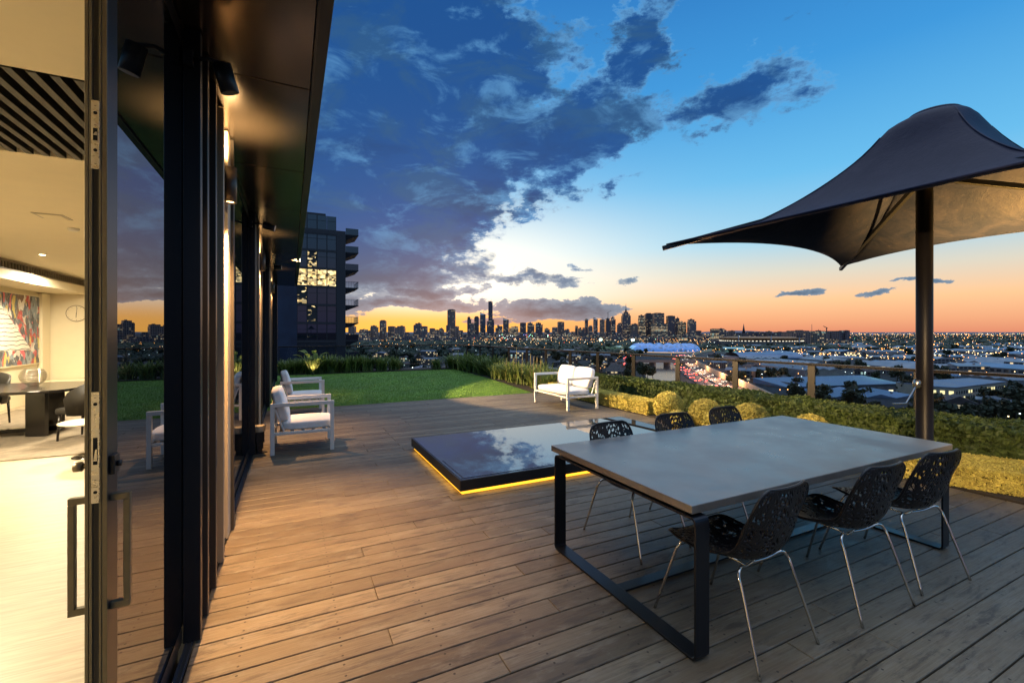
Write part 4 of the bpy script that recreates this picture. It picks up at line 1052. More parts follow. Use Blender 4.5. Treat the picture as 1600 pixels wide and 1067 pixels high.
# ------------------------------------------------------------------ the city below and beyond
GZ = -46.0
def vz(v, d): return EYE-(v-520.0)*d/F_PX
gm_ = bpy.data.materials.new('dark_ground'); gm_.use_nodes = True; t = NT(gm_.node_tree); p = t.n['Principled BSDF']; tcn = t.new('ShaderNodeTexCoord')
n_ = t.noise(tcn.outputs['Object'], .012, 9, .7); n2_ = t.noise(tcn.outputs['Object'], .09, 4, .7)
c = t.mix(t.rng(n_, .4, .6), (.008,.012,.008), (.035,.036,.04)); c = t.mix(t.m('MULTIPLY', t.rng(n2_, .55, .7), .5), c, (.07,.075,.085))
t.l.new(c, p.inputs['Base Color']); p.inputs['Roughness'].default_value = .9
gd = MB().add([(-60000,-3000,GZ),(60000,-3000,GZ),(60000,70000,GZ),(-60000,70000,GZ)], [(0,1,2,3)]).build('ground', gm_); tag(gd, kind='structure')
hm = mat('far_hill', (.10,.10,.14), .95)
def ridge(u0, u1, d, vtops):
    mb = MB(); n = len(vtops)-1; f = []; b = []
    for i, v in enumerate(vtops):
        u = u0+(u1-u0)*i/n; q = at(u, d); f.append(q); z = vz(v, d); b.append((at(u, d+2500), z))
    for i in range(n):
        (p0, z0), (p1, z1) = b[i], b[i+1]
        mb.add([(f[i].x,f[i].y,GZ),(f[i+1].x,f[i+1].y,GZ),(p1.x,p1.y,z1),(p0.x,p0.y,z0)], [(0,1,2,3)])
        q0, q1 = at(u0+(u1-u0)*i/n, d+6000), at(u0+(u1-u0)*(i+1)/n, d+6000)
        mb.add([(p0.x,p0.y,z0),(p1.x,p1.y,z1),(q1.x,q1.y,GZ),(q0.x,q0.y,GZ)], [(0,1,2,3)])
    tag(mb.build('hills', hm), kind='structure')
ridge(1085, 1320, 26000, [519.6,518,517,516.2,516.6,517.8,518.6,517.6,517.2,518,518.8,519.4])
ridge(1280, 2300, 26000, [519.4,519,518.7,518.9,518.4,518.8,518.2,518.9,519.0,518.6,519.2])
ridge(-500, 1000, 28000, [519.2,518.8,519,518.7,519,518.6,519])

def win_mat(name, wall, cx, cz, frac, es, tint=0.0, body=.6, gx=(.16,.84), gz=(.2,.8)):
    m = bpy.data.materials.new(name); m.use_nodes = True; MATS[name] = m; t = NT(m.node_tree); p = t.n['Principled BSDF']
    tcn = t.new('ShaderNodeTexCoord'); x, y, z = t.sep(tcn.outputs['Object']); nx, ny, nz = t.sep(tcn.outputs['Normal']); oi = t.new('ShaderNodeObjectInfo')
    sx = t.m('GREATER_THAN', t.m('ABSOLUTE', nx), .7); u = t.m('ADD', t.m('MULTIPLY', sx, y), t.m('MULTIPLY', t.m('SUBTRACT', 1.0, sx), x))
    u = t.m('DIVIDE', t.m('ADD', u, 1000.0), cx); w = t.m('DIVIDE', t.m('ADD', z, .01), cz)
    cu, cw = t.m('FLOOR', u), t.m('FLOOR', w); fu, fw = t.m('FRACT', u), t.m('FRACT', w)
    wn = t.new('ShaderNodeTexWhiteNoise', noise_dimensions='4D'); t.l.new(t.comb(cu, cw, sx), wn.inputs['Vector']); t.l.new(t.m('MULTIPLY', oi.outputs['Random'], 97.0), wn.inputs['W'])
    r1 = wn.outputs['Value']; rc = t.sep(wn.outputs['Color'])
    band = t.new('ShaderNodeTexWhiteNoise', noise_dimensions='2D'); t.l.new(t.comb(cw, t.m('MULTIPLY', oi.outputs['Random'], 31.0), 0.0), band.inputs['Vector'])
    thr = t.m('MULTIPLY_ADD', t.m('POWER', band.outputs['Value'], 2.5), frac*2.2, frac*.45)
    lit = t.m('LESS_THAN', r1, thr)
    inx = t.m('MULTIPLY', t.m('GREATER_THAN', fu, gx[0]), t.m('LESS_THAN', fu, gx[1])); inz = t.m('MULTIPLY', t.m('GREATER_THAN', fw, gz[0]), t.m('LESS_THAN', fw, gz[1]))
    side = t.m('LESS_THAN', t.m('ABSOLUTE', nz), .5); win = t.m('MULTIPLY', t.m('MULTIPLY', inx, inz), side)
    wc = t.mix(t.m('MULTIPLY', oi.outputs['Random'], .5), wall, tuple(v*body for v in wall))
    t.l.new(t.mix(win, wc, (.03,.035,.045)), p.inputs['Base Color']); t.l.new(t.m('MULTIPLY_ADD', win, -.55, .75), p.inputs['Roughness'])
    ec = t.mix(rc[1], (1,.62,.26), (1,.86,.55)); ec = t.mix(t.m('GREATER_THAN', rc[2], .90), ec, (.65,.9,.75)); ec = t.mix(tint, ec, (.4,.65,1))
    t.l.new(ec, p.inputs['Emission Color']); t.l.new(t.m('MULTIPLY', t.m('MULTIPLY', win, lit), t.m('MULTIPLY_ADD', rc[0], es, es*.3)), p.inputs['Emission Strength'])
    m.cycles.emission_sampling = 'NONE'; return m
wA = win_mat('tower_brown', (.30,.22,.19), 8, 6.5, .10, .55)
wB = win_mat('tower_grey', (.20,.17,.18), 8, 6.5, .20, .6)
wC = win_mat('tower_dark', (.14,.12,.14), 9, 7, .11, .6)
wD = win_mat('tower_bright', (.20,.18,.15), 8, 6.5, .42, .6)
wE = win_mat('tower_bluish', (.15,.17,.22), 9, 7, .18, .6, .15)
wL = win_mat('low_block', (.16,.14,.14), 6, 4.5, .25, .8)
spire_m = mat('spire_metal', (.06,.05,.055), .5)
# name key, u0, u1, v top, distance, material, shape, description
SK = [(544,554,507,2500,'A','s','pale round-shouldered block seen just beside the balcony tower'),
(561,575,514,2400,'B','s','wide low stepped block, second on the left of the skyline'),(578.5,589,508,2450,'A','s','stepped tower left of the flat-topped tall brown tower'),
(593,602,500,2500,'A','c','narrow tall tower with a rounded cap at the left of the skyline'),(606,616,509.5,2550,'A','f','flat-topped square block right of the narrow capped tower'),
(617,631,508.5,2450,'A','s','broad twin-height block left of the gap in the skyline'),(632,639,519.0,2300,'B','f','small low block in the gap of the left skyline'),
(646,657.6,504,2500,'B','s','stepped tower with a high right-hand half'),(658,667,509.5,2400,'B','f','pale-topped block touching the stepped tower on its right'),
(671,679,512.7,2600,'A','f','low square block, first right of the pale-topped block'),(679.4,685.5,515,2500,'A','f','lowest block between two square blocks left of the tallest brown tower'),
(686,693,512,2600,'A','s','small block just left of the tallest brown tower'),(699,710.6,483,2700,'A','f','tallest flat-topped brown tower left of centre'),
(697,703,508,2300,'B','f','low block at the left foot of the tallest brown tower'),(711,716.5,509.5,2650,'A','f','slim low block against the right side of the tallest brown tower'),
(717,723,516,2600,'B','f','low grey block with few lights right of the tallest brown tower'),(730,736,494,3100,'C','s','left one of the paired dark towers'),
(741,748,494,3150,'C','c','right one of the paired dark towers'),(735.6,741.2,504.5,3000,'B','f','lower block joining the paired dark towers'),
(750,758.5,488,3200,'E','w','tower with curved blue-lit crown left of the tallest slim tower'),(763,769.6,470.5,3300,'C','f','tallest and slimmest skyscraper of the skyline'),
(760.5,772,498,3150,'C','s','dark stepped block at the foot of the tallest slim skyscraper'),(774,785,507.5,3000,'B','r','sloping row of towers right of the tallest slim skyscraper'),
(786,795,497,3100,'B','w','tower with a slanted wedge top'),(795.5,810,509.5,2950,'D','s','wide bright block right of the wedge-topped tower'),
(812.5,822,504,3000,'C','f','dark flat-topped block, first of three alike'),(824,835,503.5,3050,'B','s','dark stepped block, second of three alike'),
(837,848,503.5,3000,'C','s','dark stepped block, third of three alike'),(851,859,512.3,3000,'B','s','low block below the orange gap'),
(863,871,511,2900,'B','f','low square block left of the light grey slab'),(871.6,881.7,502.6,2950,'A','f','light grey-brown slab with even rows of windows'),
(882,890,513.6,2900,'B','s','low stepped block right of the light grey slab'),(893,898.6,518,2900,'B','f','very low block before the rise of the main cluster'),
(899,903,509,3100,'C','f','thin dark pillar-like tower at the left of the main cluster'),(903.4,914,511.6,2950,'B','r','ascending row of blocks in the main cluster'),
(914.3,919,498,3200,'C','c','thin round-topped tower in the main cluster'),(919.4,926,508,3000,'B','s','stepped block right of the thin round-topped tower'),
(927.6,934,496,3150,'E','w','tower with a slanted pale crown in the main cluster'),(938,945,499,3100,'A','f','plain flat brown tower right of the pale-crowned tower'),
(947,954.6,496.5,3100,'C','s','tower under construction with a crane on its roof'),(955.2,962,494.5,3150,'E','s','bluish tower just right of the crane tower'),
(965,972,504,3000,'C','s','short dark block left of the spired skyscraper'),(973,985.6,487,3050,'B','p','large stepped skyscraper with a tall pointed spire'),
(986.2,997,505,3000,'A','s','short block right of the spired skyscraper'),(999,1009,491.5,3050,'D','s','brightly windowed tower left of the rounded one'),
(1009.3,1020,489,3100,'C','c','dark tower with a rounded crown and bright left edge'),(1022.2,1038,488.6,3000,'A','f','widest square brown skyscraper of the right cluster'),
(1022,1043.4,505,2700,'D','f','broad bright office block in front of the widest brown skyscraper'),(1043.8,1055,493,3000,'C','f','dark flat tower right of the widest brown skyscraper'),
(1055.3,1062,496,3050,'C','s','dark stepped tower with a roof mast'),(1062.4,1073,502,2950,'D','r','greenish-lit tower with a sloping shoulder'),
(1077,1088,498,2900,'B','s','lone tower at the right end of the main cluster'),(1088.5,1096,516.5,2600,'C','f','low dark block right of the lone tower'),
(1113,1123,513.5,2200,'D','f','left half of the bright office pair by the horizon hills'),(1124,1135,512.8,2250,'B','s','darker right half of the office pair by the horizon hills'),
(1139,1149,516,2300,'A','s','low brown block left of the church spire'),(1170,1195,518.3,2100,'C','r','low dark wide block right of the church spire'),
(1198,1207,517,2100,'A','s','small block with an overhanging top'),(1215,1232,517.8,1900,'B','s','low grey block left of the big brown one'),
(1235.5,1267,515.6,1500,'A','s','big brown block topping the sports ground at right'),(1270,1291,516.2,1550,'D','s','lit block between two roof masts at right'),
(1296,1310,517,1650,'B','f','low block with a few lights near the right crane'),(1311,1330,516.2,1600,'C','r','dark block ending the rise of roofs at right')]
MW = {'A': wA, 'B': wB, 'C': wC, 'D': wD, 'E': wE}
crown_lit = mat('lit_crown', (.5,.6,.7), .5, emit=(.6,.75,1), es=.45); red_lit = mat('red_beacon', (1,.1,.05), .5, emit=(1,.08,.04), es=6)
for i, (u0, u1, v, d, mk_, sh, desc) in enumerate(SK):
    w = (u1-u0)*d/F_PX; q = at((u0+u1)/2, d, GZ); H = vz(v, d)-GZ; dep = min(60, max(24, w*.8)); mb = MB(); hw = w/2
    nm = 'skyscraper' if H > 110 else 'tower_block'
    o = empty(nm, q, -YAW-math.atan(((u0+u1)/2-800)/F_PX)*.0, desc[0].lower()+desc[1:], 'skyscraper' if H > 110 else 'tower block', 'buildings of the city skyline')
    rr = random.Random(i*7+1)
    roof = MB()
    if sh == 'f':
        mb.box(-hw, hw, 0, dep, 0, H*.985); roof.box(-hw*.62, hw*.5, dep*.2, dep*.8, H*.985, H); roof.box(-hw*.9, -hw*.75, dep*.3, dep*.5, H*.985, H*.992)
    elif sh == 's':
        k = rr.choice((-1, 1)); mb.box(-hw, hw, 0, dep, 0, H*.86); mb.box(min(-k*hw*.55, k*hw*.93), max(-k*hw*.55, k*hw*.93), dep*.1, dep*.9, H*.86, H*.965)
        roof.box(-hw*.1+k*hw*.25, hw*.3+k*hw*.25, dep*.3, dep*.7, H*.965, H); roof.box(-k*hw*.95-.1, -k*hw*.95+w*.12, dep*.3, dep*.6, H*.86, H*.885)
    elif sh == 'c':
        mb.box(-hw, hw, 0, dep, 0, H*.95); mb.prism([(-hw*.85,dep*.1),(hw*.85,dep*.1),(hw*.85,dep*.9),(-hw*.85,dep*.9)], H*.95, H*.975); roof.box(-hw*.6, hw*.6, dep*.2, dep*.8, H*.975, H)
    elif sh == 'r':
        n = 4
        for k in range(n):
            x0 = -hw+w*k/n; hh = H*(.80+.2*abs(math.sin(k*1.9+i))); mb.box(x0+.3, x0+w/n-.3, (k % 2)*6, dep, 0, hh); roof.box(x0+w/n*.3, x0+w/n*.6, dep*.3, dep*.6, hh, hh*1.02)
    elif sh == 'w':
        mb.box(-hw, hw, 0, dep, 0, H*.90); mb.hexa([(-hw,0,H*.9),(hw,0,H*.9),(hw,dep,H*.9),(-hw,dep,H*.9)], [(-hw,0,H),(hw,0,H*.925),(hw,dep,H*.925),(-hw,dep,H)])
        roof.box(-hw*.95, hw*.4, -1.2, -.2, H*.925, H*.94)
    elif sh == 'p':
        mb.box(-hw, hw, 0, dep, 0, H*.86); mb.box(-hw*.82, hw*.82, dep*.1, dep*.9, H*.86, H*.93); mb.box(-hw*.5, hw*.5, dep*.25, dep*.75, H*.93, H)
        hs = vz(474, d)-GZ; roof.tube([(0,dep/2,H),(0,dep/2,H+(hs-H)*.3),(0,dep/2,H+(hs-H)*.32),(0,dep/2,hs)], [6.5,5,2.6,.7], 8)
    mb.build('facade', MW[mk_], o); roof.build('roof_plant', crown_lit if sh == 'w' else spire_m, o)
    if desc.startswith('tower with curved') or 'mast' in desc or 'tallest and' in desc:
        MB().tube([(hw*.3,dep*.4,H*.96),(hw*.3,dep*.4,H*1.06)], .9, 6).build('mast', spire_m, o)
def pole_thing(name, u, v, d, w, lab, cat, base=GZ):
    q = at(u, d, base); H = vz(v, d)-base
    o = MB().tube([(0,0,0),(0,0,H)], [w, w*.6], 8).build(name, spire_m, loc=q); return tag(o, lab, cat)
def crane(u, v, d, base_v, lab, rz):
    b = vz(base_v, d); q = at(u, d, b-12); H = vz(v, d)-b+12; o = empty('tower_crane', q, rz, lab, 'crane')
    MB().box(-1.2,1.2,-1.2,1.2,0,H*.8).build('mast', spire_m, o); MB().bar((-H*.12,0,H*.75),(H*.38,0,H),1.8,1.8).build('jib', spire_m, o)
crane(950, 485.5, 3100, 496.5, 'tower crane on the roof of the building under construction', -.5); crane(942, 496, 3100, 500, 'small tower crane left of the larger rooftop crane', 2.4)
crane(1291.5, 509.5, 1600, 517, 'slanting crane jib above the lit blocks at right', 2.6)
pole_thing('mast', 1268.5, 506.5, 1500, 1.0, 'thin tall mast beside the big brown block at right', 'mast')
cs = empty('church_spire', at(1162, 2300, GZ), 0, 'dark pointed church spire standing alone on the horizon', 'church spire')
Hs = vz(505.5, 2300)-GZ; MB().box(-7,7,-7,7,0,Hs*.5).build('tower', spire_m, cs); MB().tube([(0,0,Hs*.5),(0,0,Hs)], [7.5,.4], 8).build('spire', spire_m, cs); MB().box(-20,-7.1,-8,8,0,Hs*.3).build('nave', spire_m, cs)
# low city blocks along the foot of the skyline
rc_ = random.Random(99)
lowm = [wL, wB, wD, wC]
protoL = []
for k in range(6):
    w, dp, h = rc_.uniform(28,62), rc_.uniform(22,40), rc_.uniform(16,34); mb = MB().box(-w/2,w/2,0,dp,0,h).box(-w*.3,w*.1,dp*.2,dp*.7,h,h+4)
    o = mb.build('city_block', lowm[k % 4]); protoL.append(o)
used = set()
def put(proto, k, loc, rz, lab, cat, grp, s=1.0):
    if k not in used: used.add(k); o = proto
    else: o = copy_tree(proto)
    o.location = loc; o.rotation_euler = (0, 0, rz); o.scale = (s, s, s)
    return tag(o, lab, cat, grp)
for i in range(230):
    u = rc_.uniform(545, 1110); d = rc_.uniform(2000, 2900); k = rc_.randrange(6)
    if u < 740 and rc_.random() < .35: continue
    put(protoL[k], 'L%d' % k, at(u, d, GZ), -YAW, 'low city block with lit windows in the dense mass below the skyline', 'city block', 'low blocks at the foot of the skyline', rc_.uniform(.7,1.25))
for i in range(34):
    u = rc_.uniform(1090, 1340); d = rc_.uniform(1500, 2400); k = rc_.randrange(6)
    put(protoL[k], 'L%d' % k, at(u, d, GZ), -YAW, 'low dark block among lights on the right-hand rise', 'city block', 'low blocks right of the skyline', rc_.uniform(.6,1.0))

# ------------------------------------------------------------------ neighbouring apartment tower with balconies
nt = empty('apartment_tower', (8.9, 87, GZ), 0, 'dark glass apartment tower with stacked corner balconies close behind the terrace', 'apartment tower')
navy = mat('navy_cladding', (.020,.032,.062), .35, .2, var=.2, vscale=.3); slab_m = mat('dark_slab', (.018,.020,.026), .5)
Z0 = -GZ; fl = 3.24; ztop = vz(362, 82)
def nb(*a): return MB().box(*a)
MB().box(-42, 0, .3, 26, 0, ztop+Z0-.6).build('wall', slab_m, nt)
MB().box(-42, .02, -.1, .29, ztop+Z0-1.0, ztop+Z0).build('parapet', slab_m, nt)
MB().box(-22, -3.2, 2, 20, ztop+Z0-.6, vz(338, 84)+Z0).box(-20, -4, 1.6, 1.99, ztop+Z0+.5, vz(343, 84)+Z0).build('roof_plant', slab_m, nt)
MB().box(-11.4, -8.0, -.15, .28, 0, ztop+Z0-1.01).build('cladding', navy, nt)
MB().box(-1.55, .02, -.12, .28, 0, ztop+Z0-1.01).build('corner_column', slab_m, nt)
nglass = glass_mat('tower_pane_glass', (.25,.3,.4), (.010,.014,.024), .02, 1.9)
room = {}
def lit_room(st):
    if st in room: return room[st]
    m = bpy.data.materials.new('lit_room_%s' % st); m.use_nodes = True; t = NT(m.node_tree); p = t.n['Principled BSDF']; tcn = t.new('ShaderNodeTexCoord')
    vo = t.new('ShaderNodeTexVoronoi', distance='CHEBYCHEV'); vo.inputs['Scale'].default_value = 1.9; t.l.new(t.vm('MULTIPLY', tcn.outputs['Object'], (1,1,1.6)), vo.inputs['Vector'])
    r_, g_, b_ = t.sep(vo.outputs['Color']); on = t.rng(r_, 1-st, min(1, 1-st+.25))
    p.inputs['Base Color'].default_value = (.02,.02,.02,1); t.l.new(t.mix(g_, (1,.66,.22), (1,.80,.42)), p.inputs['Emission Color'])
    t.l.new(t.m('MULTIPLY', on, t.m('MULTIPLY_ADD', b_, 1.2, .35)), p.inputs['Emission Strength']); m.cycles.emission_sampling = 'NONE'; room[st] = m; return m
for k in range(-14, 6):
    z0 = 22.0-2.6+Z0-(5-k)*fl+.2
    if z0 < 0: continue
    nt_f = MB().box(-42, -1.56, -.14, .27, z0-.28, z0+.10).build('floor_band', slab_m, nt)
    nt_f.location.z += 0
    sill = z0+.101
    lev = 5-k
    for (x0, x1) in ((-7.98,-6.4),(-6.36,-4.78),(-4.74,-3.16),(-3.12,-1.58),(-14.6,-13.05),(-13.0,-11.45),(-18.2,-16.5),(-16.4,-14.7)):
        w = MB().box(x0, x0+.06, -.06, .02, sill, z0+fl-.29).box(x1-.06, x1, -.06, .02, sill, z0+fl-.29).box(x0+.06, x1-.06, -.06, .02, z0+fl*.62, z0+fl*.62+.05).build('window', slab_m, nt)
        if lev == 3 and x0 > -8:
            MB().box(x0+.06, x1-.06, -.0, .2, sill, z0+fl-.29).build('lit_room', lit_room(.85), w)
        elif lev in (2, 4, 5) and (int(x0*7)+lev) % 3 == 0 and k > -6: MB().box(x0+.06, x1-.06, -.0, .2, sill, z0+fl-.29).build('lit_room', lit_room(.30), w)
        elif x0 < -11 and lev in (5, 6): MB().box(x0+.06, x1-.06, -.0, .2, sill, z0+fl*.5).build('lit_room', lit_room(.5), w)
        else: MB().box(x0+.06, x1-.06, .0, .02, sill, z0+fl-.29).build('pane', nglass, w)
    if k > -5 and lev < 9:
        b = MB().hexa([(.03,.3,z0-.9),(.4,.3,z0-.9),(.4,6,z0-.9),(.03,6,z0-.9)], [(.03,.0,z0-.12),(2.3,.0,z0-.12),(2.3,6,z0-.12),(.03,6,z0-.12)]).box(.03, 2.3, 0, 6, z0-.119, z0).build('balcony', slab_m, nt)
        MB().box(.05, 2.25, .02, .05, z0, z0+1.05).box(2.23, 2.27, .06, 6, z0, z0+1.05).build('balcony_glass', fence_glass if lev in (3,4,5) else nglass, b)
        rm = MB().box(.05, 2.29, .0, .07, z0+1.051, z0+1.10).box(2.20, 2.30, .08, 6, z0+1.051, z0+1.10)
        for xx in (.1,.55,1.0,1.45,1.9,2.2): rm.box(xx, xx+.03, .055, .08, z0, z0+1.05)
        rm.build('balcony_rail', slab_m, b)
# ------------------------------------------------------------------ river, bridge, highway
water_m = mat('river_water', (.02,.03,.04), .12, 0, .9, bump=.05, bscale=.15)
def poly(pts, z): return [(at(u, d).x, at(u, d).y) for u, d in pts]
tag(MB().prism(poly([(1022,330),(1066,330),(1060,420),(1058,560),(1052,760),(1000,760),(985,660),(1003,560),(1014,440)], 0), GZ+.1, GZ+.4).build('river', water_m), kind='structure')
brm = mat('bridge_concrete', (.22,.20,.18), .8)
b0, b1 = at(972, 640, 0), at(1085, 640, 0)
br = empty('road_bridge', (b0.x, b0.y, 0), 0, 'low concrete road bridge with piers crossing the bright river', 'bridge'); bo2 = Vector((b0.x, b0.y, 0))
D_ = (b1-b0); MB().bar((0,0,-39.5),(D_.x,D_.y,-39.5), 12, 2.2).build('bridge_deck', brm, br)
MB().bar((0,-6,-37.4),(D_.x,D_.y-6,-37.4), .6, 1.6).build('parapet', brm, br)
for s in (.22,.42,.62,.82): 
    q = D_*s; MB().box(q.x-1.6, q.x+1.6, q.y-5, q.y+5, GZ, -40.62).build('pier', brm, br)
asph = mat('asphalt', (.045,.045,.048), .7, var=.2, vscale=.2); paint = mat('road_paint', (.75,.75,.72), .6)
HW = [(1165,300),(1128,385),(1098,470),(1080,570),(1068,680),(1064,790),(1070,930),(1086,1080),(1120,1300)]
def hw_pt(s):
    n = len(HW)-1; f = max(0, min(n-.0001, s*n)); i = int(f); k = f-i; a, b = at(*HW[i]), at(*HW[i+1])
    p0, p3 = at(*HW[max(0,i-1)]), at(*HW[min(n,i+2)])
    P = .5*((2*a)+(b-p0)*k+(2*p0-5*a+4*b-p3)*k**2+(3*a-p0-3*b+p3)*k**3)
    T = .5*((b-p0)+2*(2*p0-5*a+4*b-p3)*k+3*(3*a-p0-3*b+p3)*k**2)
    T.z = 0; return P, T.normalized()
def ribbon(o0, o1, z, n=60, z1=None):
    mb = MB(); vs = []; 
    for i in range(n+1):
        P, T = hw_pt(i/n); Nn = Vector((T.y, -T.x, 0)); a, b = P+Nn*o0, P+Nn*o1
        vs += [(a.x,a.y,z),(b.x,b.y,z)] if z1 is None else [(a.x,a.y,z),(b.x,b.y,z),(b.x,b.y,z1),(a.x,a.y,z1)]
    if z1 is None: mb.add(vs, [(2*i,2*i+1,2*i+3,2*i+2) for i in range(n)])
    else: mb.add(vs, [(4*i+k,4*i+(k+1)%4,4*i+4+(k+1)%4,4*i+4+k) for i in range(n) for k in range(4)])
    return mb
tag(ribbon(-15, 17, GZ+.5).build('highway', asph), kind='structure')
for i, off in enumerate((-11.5,-7.8,-4.1,5,8.7,12.4)):
    mb = MB()
    for k in range(0, 120, 2):
        P, T = hw_pt(k/120); P2, T2 = hw_pt((k+.9)/120); N1 = Vector((T.y,-T.x,0)); N2 = Vector((T2.y,-T2.x,0))
        a, b, c_, e = P+N1*(off-.12), P+N1*(off+.12), P2+N2*(off+.12), P2+N2*(off-.12); mb.add([(q.x,q.y,GZ+.504+i*.0) for q in (a,b,c_,e)], [(0,1,2,3)])
    tag(mb.build('lane_markings', paint), kind='structure')
tag(ribbon(.2, 1.0, GZ+.5, 60, GZ+1.5).build('median_barrier', brm), 'long low concrete median barrier of the curving highway', 'barrier')
barm = mat('cream_barrier', (.55,.47,.33), .7)
tag(ribbon(17.5, 18.2, GZ+.5, 60, GZ+6.5).build('noise_wall', barm), 'tall cream noise wall along the right side of the highway', 'wall')
for s in (.14,.24,.36,.5):
    P, T = hw_pt(s); Nn = Vector((T.y,-T.x,0)); q = P+Nn*10
    ld = bpy.data.lights.new('road_light', 'POINT'); ld.energy = 60000; ld.color = (1,.45,.2); ld.shadow_soft_size = 1.0
    lo = bpy.data.objects.new('road_light', ld); COL.objects.link(lo); lo.location = (q.x, q.y, GZ+11)
tail = mat('tail_light', (1,.05,.03), .4, emit=(1,.10,.06), es=16); headl = mat('head_light', (1,1,.9), .4, emit=(1,.82,.55), es=14)
carp = [mat('car_paint_%s' % n, c_, .3, .3) for n, c_ in (('silver',(.35,.36,.38)),('red',(.25,.03,.03)),('white',(.6,.6,.58)))]
cars = []
for k in range(3):
    o = empty('car')
    MB().box(-.9,.9,-2.2,2.2,.35,.85).hexa([(-.8,-1.6,.851),(.8,-1.6,.851),(.8,1.1,.851),(-.8,1.1,.851)], [(-.65,-1.1,1.42),(.65,-1.1,1.42),(.65,.5,1.42),(-.65,.5,1.42)]).build('body', carp[k], o)
    for sx in (-1,1):
        for yy in (-1.4,1.4): MB().tube([(sx*.75,yy,.33),(sx*.95,yy,.33)], .33, 12).build('wheel', hole_m, o)
        MB().box(sx*.62-.28, sx*.62+.28, -2.36, -2.205, .46, .84).build('tail_light', tail, o); MB().box(sx*.65-.18, sx*.65+.18, 2.205, 2.33, .48, .72).build('headlight', headl, o)
    cars.append(o)
ncar = 0; rcar = random.Random(4)
for off, dirn, n in ((-13.2,1,13),(-9.6,1,15),(-6,1,15),(-2.4,1,12),(3.2,-1,11),(6.8,-1,13),(10.4,-1,13),(14.2,-1,10)):
    for k in range(n):
        s = .07+.70*(k+rcar.uniform(.1,.9))/n; P, T = hw_pt(s); Nn = Vector((T.y,-T.x,0)); q = P+Nn*off; q.z = GZ+.51; a = math.atan2(-T.x, T.y)+(0 if dirn > 0 else math.pi)
        put(cars[ncar % 3], 'car%d' % (ncar % 3), q, a, 'car with red tail lights heading away on the highway' if dirn > 0 else 'car with bright headlights coming nearer on the highway', 'car', 'cars heading away on the highway' if dirn > 0 else 'cars coming nearer on the highway'); ncar += 1
RD = [(938,470),(958,520),(968,600),(972,700),(978,820),(990,1000)]
pts = [at(u, d) for u, d in RD]; mb = MB()
for a, b in zip(pts, pts[1:]):
    T = (b-a).normalized(); Nn = Vector((T.y,-T.x,0))*6; mb.add([(q.x,q.y,GZ+.3) for q in (a-Nn, a+Nn, b+Nn, b-Nn)], [(0,1,2,3)])
tag(mb.build('riverside_road', asph), kind='structure')
for i in range(26):
    s = rcar.random()*4.6; k = int(s); a, b = pts[k], pts[k+1]; T = (b-a).normalized(); q = a.lerp(b, s-k)+Vector((T.y,-T.x,0))*rcar.choice((-3.5,1,4)); q.z = GZ+.31
    put(cars[i % 3], 'car%d' % (i % 3), q, math.atan2(-T.x, T.y), 'car with red tail lights queuing on the tree-lined road left of the river', 'car', 'cars queuing left of the river', 1.0)

# ------------------------------------------------------------------ stadiums
sm2 = bpy.data.materials.new('lit_shell_panels'); sm2.use_nodes = True; t = NT(sm2.node_tree); p = t.n['Principled BSDF']; tcn = t.new('ShaderNodeTexCoord')
p.inputs['Base Color'].default_value = (.20,.28,.42,1); p.inputs['Roughness'].default_value = .4
vo = t.new('ShaderNodeTexVoronoi', feature='DISTANCE_TO_EDGE'); vo.inputs['Scale'].default_value = .09; t.l.new(tcn.outputs['Object'], vo.inputs['Vector'])
p.inputs['Emission Color'].default_value = (.06,.28,1,1); t.l.new(t.rng(vo.outputs['Distance'], .0, .35, .30, .02), p.inputs['Emission Strength']); sm2.cycles.emission_sampling = 'NONE'
sc_ = at(1037, 1120, GZ); stn = empty('stadium', sc_, -YAW-.3, 'oval stadium with bulging blue-lit bubble roof beside the highway', 'stadium')
mb = MB(); NT_, NP = 120, 14; vs = []
for i in range(NT_):
    a = 2*math.pi*i/NT_; petal = abs(math.sin(a*8))
    for j in range(NP+1):
        s = j/NP; ph_ = R(-8+150*s); rr = 24*(.78+.22*petal)
        ex, ey = 62+rr*math.cos(ph_), 46+rr*math.cos(ph_); z = 2+19*(.74+.26*petal)*max(0, math.sin(ph_))+1*s
        vs.append((ex*math.cos(a), ey*math.sin(a), z))
mb.add(vs, [(i*(NP+1)+j, ((i+1) % NT_)*(NP+1)+j, ((i+1) % NT_)*(NP+1)+j+1, i*(NP+1)+j+1) for i in range(NT_) for j in range(NP)], True).build('shell_roof', sm2, stn)
seat_m = mat('lit_orange_seating', (.35,.16,.05), .8, emit=(1,.5,.15), es=.25)  # light on the seats is put in as a faint glow
MB().lathe([(48,16),(38,11),(30,4),(.5,3)], 48, sx=1, sy=.75).build('seating_bowl', seat_m, stn)
MB().lathe([(70,0),(70,3)], 48, sx=1, sy=.78).build('concourse', mat('concourse_glow', (.5,.4,.3), .6, emit=(1,.7,.4), es=.8), stn)
mc = at(1188, 1500, GZ); mg = empty('sports_ground', mc, -YAW-.2, 'huge low stadium grandstand with brown roof edge and a line of lights', 'stadium')
HH = vz(526.5, 1400)-GZ
MB().lathe([(118,0),(124,HH*.55),(118,HH*.56),(118,HH*.74)], 72, sx=1, sy=.8).build('stand', mat('stand_concrete', (.06,.07,.08), .8), mg)
MB().lathe([(119,HH*.74),(128,HH*.82),(128,HH*.92),(96,HH),(90,HH*.96)], 72, sx=1, sy=.8).build('roof', mat('brown_roof', (.30,.17,.08), .6), mg)
ltm = mat('concourse_lights', (1,.9,.7), .5, emit=(1,.88,.65), es=1.6)
ml = MB()
